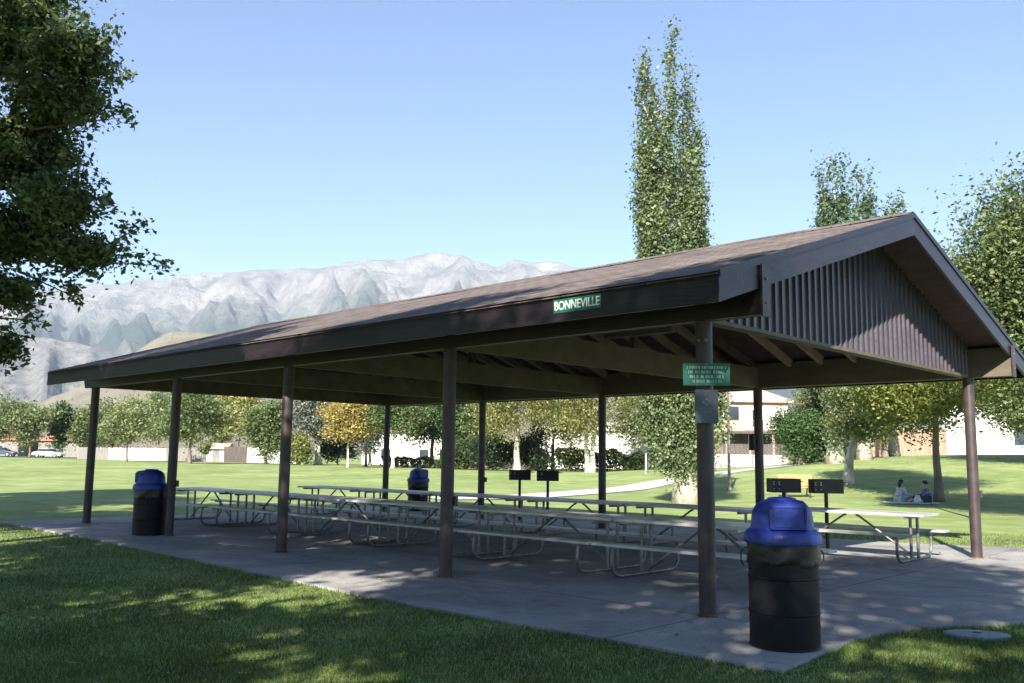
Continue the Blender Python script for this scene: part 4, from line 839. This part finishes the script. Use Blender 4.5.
def skinned(name, V, E, R, m, parent, sub=2):
    me = bpy.data.meshes.new(name); me.from_pydata(V, E, []); me.update(); o = link(name, me, m, parent)
    o.modifiers.new('skin', 'SKIN'); sv = me.skin_vertices
    if not sv:
        bm = __import__('bmesh').new(); bm.from_mesh(me); lay = bm.verts.layers.skin.verify(); bm.to_mesh(me); bm.free(); sv = me.skin_vertices
    for k, r in enumerate(R): sv[0].data[k].radius = (r, r) if not isinstance(r, tuple) else r
    sv[0].data[0].use_root = True
    s = o.modifiers.new('sub', 'SUBSURF'); s.levels = sub; s.render_levels = sub
    return o
def seated(px, D, rz, label, shirt, trousers, long_hair, lean=.12):
    x, y, z = pos(px, D); t = empty('person', (x, y, z+.02), label, 'person', rz=rz); l = lean
    V = [(0, 0, .13), (0, l*.4, .28), (0, l, .44), (0, l*1.2, .54), (0, l*1.3, .61), (0, l*1.35+.01, .70), (0, l*1.35, .79)]
    E = [(0, 1), (1, 2), (2, 3), (3, 4), (4, 5), (5, 6)]; R = [.14, .125, .145, .08, .05, .085, .075]
    def ch(st, pts, rs):
        p = st
        for q, r in zip(pts, rs): V.append(q); R.append(r); E.append((p, len(V)-1)); p = len(V)-1
    for s in (-1, 1):
        ch(3, [(s*.17, l*1.15, .52), (s*.22, l+.05, .34), (s*.16, l+.24, .25), (s*.12, l+.30, .24)], [.06, .048, .036, .024])      # arm down to the hand
        hx = s*.12; hand = len(V)-1
        for k in range(4): ch(hand, [(hx+s*(.03-.02*k), l+.345+.008*(k in (1, 2)), .235), (hx+s*(.03-.02*k), l+.375+.01*(k in (1, 2)), .215)], [.010, .008])
        ch(hand, [(hx-s*.045, l+.315, .235), (hx-s*.05, l+.34, .225)], [.011, .009])
        ch(0, [(s*.1, .06, .12), (s*.2, .40, .30), (s*.14, .66, .09), (s*.13, .78, .05)], [.10, .075, .05, .04])                      # bent leg, knee raised
    body = skinned('body', V, E, R, M['skin'], t)
    skinned('shirt', [(0, 0, .16), (0, l*.4, .28), (0, l, .44), (0, l*1.15, .53), (-.17, l*1.15, .52), (-.22, l+.05, .34), (-.18, l+.18, .28), (.17, l*1.15, .52), (.22, l+.05, .34), (.18, l+.18, .28)], [(0, 1), (1, 2), (2, 3), (3, 4), (4, 5), (5, 6), (3, 7), (7, 8), (8, 9)], [.17, .16, .175, .11, .085, .07, .06, .085, .07, .06], shirt, t)
    V2 = [(0, 0, .13)]; E2 = []; R2_ = [.165]
    for s in (-1, 1):
        p = 0
        for q, r in zip([(s*.1, .06, .12), (s*.2, .40, .30), (s*.14, .63, .11)], [.12, .092, .065]): V2.append(q); R2_.append(r); E2.append((p, len(V2)-1)); p = len(V2)-1
    skinned('trousers', V2, E2, R2_, trousers, t)
    hc = (0, l*1.35-.015, .775)
    mb = MB(); mb.lathe([(.01, -.07), (.075, -.05), (.1, 0), (.095, .045), (.065, .085), (.01, .1)], 18, fn=lambda p: (p[0], p[1]*1.08-(.0 if p[2] > .0 else .02), p[2])); mb.v = [(a+hc[0], b_+hc[1], c+hc[2]) for a, b_, c in mb.v]
    if long_hair: mb.tube([(0, hc[1]-.05, .77), (0, hc[1]-.09, .66), (0, hc[1]-.1, .52)], [.08, .075, .03], 10)
    mb.build('hair', M['hair'], t, smooth=True)
    for s in (-1, 1): MB().box(s*.03-.012, s*.03+.012, hc[1]+.105, hc[1]+.11, .715, .727).build('eye', M['hair'], body)
    return t
seated(897, 36.0, -YAW-1.3, 'person in pale top with long dark hair sitting on a white cloth, left of two', M['whitecloth'], M['whitecloth'], True)
seated(928, 35.4, -YAW+1.2, 'person in blue plaid shirt sitting against the tree trunk, right of two', M['plaid'], M['denim'], False)
x, y, z = pos(908, 35.3); n = 14; vs = [(-.95+1.9*i/n, -.6+1.2*j/n, .02+.02*math.sin(i*1.7)*math.sin(j*1.3)) for i in range(n+1) for j in range(n+1)]
t = MB().add(vs, [(i*(n+1)+j, (i+1)*(n+1)+j, (i+1)*(n+1)+j+1, i*(n+1)+j+1) for i in range(n) for j in range(n)]).build('picnic_blanket', M['blanket'], None, smooth=True)
t.location = (x, y, z+.015); t.rotation_euler = (0, 0, -YAW); tag(t, 'white cloth spread on the grass under the two picnickers', 'blanket')
md = t.modifiers.new('thick', 'SOLIDIFY'); md.thickness = .012
x, y, z = pos(916, 35.2); t = empty('bag', (x, y, z+.05), 'small white crumpled bag on the cloth between the two picnickers', 'bag')
MB().lathe([(.12, 0), (.15, .06), (.13, .16), (.08, .22), (.1, .27), (.06, .28)], 18, fn=lambda p: (p[0]+.012*math.sin(p[2]*60+p[1]*30), p[1]*.8, p[2])).build('sack', M['blanket'], t, smooth=True)
MB().tube([(-.06, 0, .26), (-.05, 0, .34), (.05, 0, .34), (.06, 0, .26)], .008, 6).build('handle', M['blanket'], t)

# ------------------------------------------------------------------ grass blades near the camera and fallen leaves
def inpoly(x, y, poly):
    c = np.zeros(len(x), bool); n = len(poly)
    for i in range(n):
        x1, y1 = poly[i]; x2, y2 = poly[(i+1) % n]
        k = ((y1 > y) != (y2 > y)) & (x < (x2-x1)*(y-y1)/((y2-y1)+1e-12)+x1); c ^= k
    return c
def blades(n, dmin, dmax, hgt, wid, seed):
    D = dmin+(dmax-dmin)*((1-np.sqrt(RNG.random(n))) if seed == 1 else RNG.random(n)**1.2)
    if seed == 2: D = D[RNG.random(n) < (D-dmin)/5.]; n = len(D)
    px = RNG.uniform(-60, 1084, n)
    x = CAM[0]+D*(FW2[0]+RT2[0]*(px-512)/905); y = CAM[1]+D*(FW2[1]+RT2[1]*(px-512)/905)
    k = ~inpoly(x, y, slab); x, y, D = x[k], y[k], D[k]; k = vnoise(x*3, y*3, seed) < 1.1; x, y, D = x[k], y[k], D[k]; n = len(x)
    h = hgt*(.5+RNG.random(n))*(.7+.6*vnoise(x*1.6, y*1.6, 4)); a = RNG.uniform(0, 2*PI, n); w = wid*(.7+.6*RNG.random(n)); z = height(x, y)
    l = h*RNG.uniform(.2, .9, n); b_ = RNG.uniform(0, 2*PI, n)
    p0 = np.stack([x-np.cos(a)*w, y-np.sin(a)*w, z-.005], 1); p1 = np.stack([x+np.cos(a)*w, y+np.sin(a)*w, z-.005], 1); p2 = np.stack([x+np.cos(b_)*l, y+np.sin(b_)*l, z+h], 1)
    return np.stack([p0, p1, p2], 1).reshape(-1, 3)
V = np.concatenate([blades(230000, 4.1, 12.5, .033, .0030, 1), blades(170000, 6.0, 21, .036, .0055, 2)])
g = npmesh('grass', V, np.arange(len(V)).reshape(-1, 3), M['blade']); tag(g, 'short mown grass blades of the shaded foreground lawn', 'grass', kind='stuff')
n = 750; D = 4.5+RNG.random(n)*16; px = RNG.uniform(0, 1024, n); x = CAM[0]+D*(FW2[0]+RT2[0]*(px-512)/905); y = CAM[1]+D*(FW2[1]+RT2[1]*(px-512)/905)
ins = inpoly(x, y, slab); P = np.stack([x, y, np.where(ins, .012, height(x, y)+.035)], 1)
o = leaves('fallen_leaves', P, .055, M['deadleaf'], None, 0, upbias=3.); tag(o, 'small dry leaves scattered over the pavement and grass', 'leaves', kind='stuff')
v = np.empty(len(o.data.vertices)*3, np.float32); o.data.vertices.foreach_get('co', v); v = v.reshape(-1, 4, 3); zc = P[:, 2][:, None]; v[:, :, 2] = zc+(v[:, :, 2]-zc)*.25; o.data.vertices.foreach_set('co', v.ravel())

# ------------------------------------------------------------------ haze
HZ = 1
if HZ:
    mb = MB().box(-9000, 9000, -9000, 9900, -1.2, 1620)
    m, nt, out = newmat('haze_air'); vn = nt.nodes.new('ShaderNodeVolumePrincipled'); nt.links.new(vn.outputs[0], out.inputs['Volume'])
    vn.inputs['Density'].default_value = .000085; vn.inputs['Color'].default_value = (.70, .84, 1., 1); vn.inputs['Anisotropy'].default_value = 0.
    o = mb.build('haze', m); tag(o, kind='stuff')

# ------------------------------------------------------------------ light
EL = math.radians(30.5); sv = Vector((.47, -.88, 0)).normalized()*math.cos(EL)+Vector((0, 0, math.sin(EL)))
ld = bpy.data.lights.new('sun', 'SUN'); ld.energy = 5.0; ld.angle = math.radians(.55); ld.color = (1., .93, .82)
lo = bpy.data.objects.new('sun', ld); C.objects.link(lo); lo.rotation_euler = sv.to_track_quat('Z', 'Y').to_euler(); lo.location = (0, 0, 30)
w = bpy.data.worlds.new('World'); S.world = w; w.use_nodes = True; nt = w.node_tree; nt.nodes.clear()
bg = nt.nodes.new('ShaderNodeBackground'); sk = nt.nodes.new('ShaderNodeTexSky'); ow = nt.nodes.new('ShaderNodeOutputWorld')
sk.sky_type = 'NISHITA'; sk.sun_disc = False; sk.sun_elevation = EL; sk.sun_rotation = math.atan2(sv.x, sv.y); sk.altitude = 1400; sk.air_density = .8; sk.dust_density = .1; sk.ozone_density = 4.5
nt.links.new(sk.outputs[0], bg.inputs[0]); nt.links.new(bg.outputs[0], ow.inputs[0]); bg.inputs[1].default_value = .073
S.view_settings.view_transform = 'Standard'; S.view_settings.look = 'None'; S.view_settings.exposure = 1.85; S.view_settings.gamma = 1
S.cycles.max_bounces = 8; S.cycles.diffuse_bounces = 4; S.cycles.transparent_max_bounces = 8; S.cycles.volume_bounces = 0
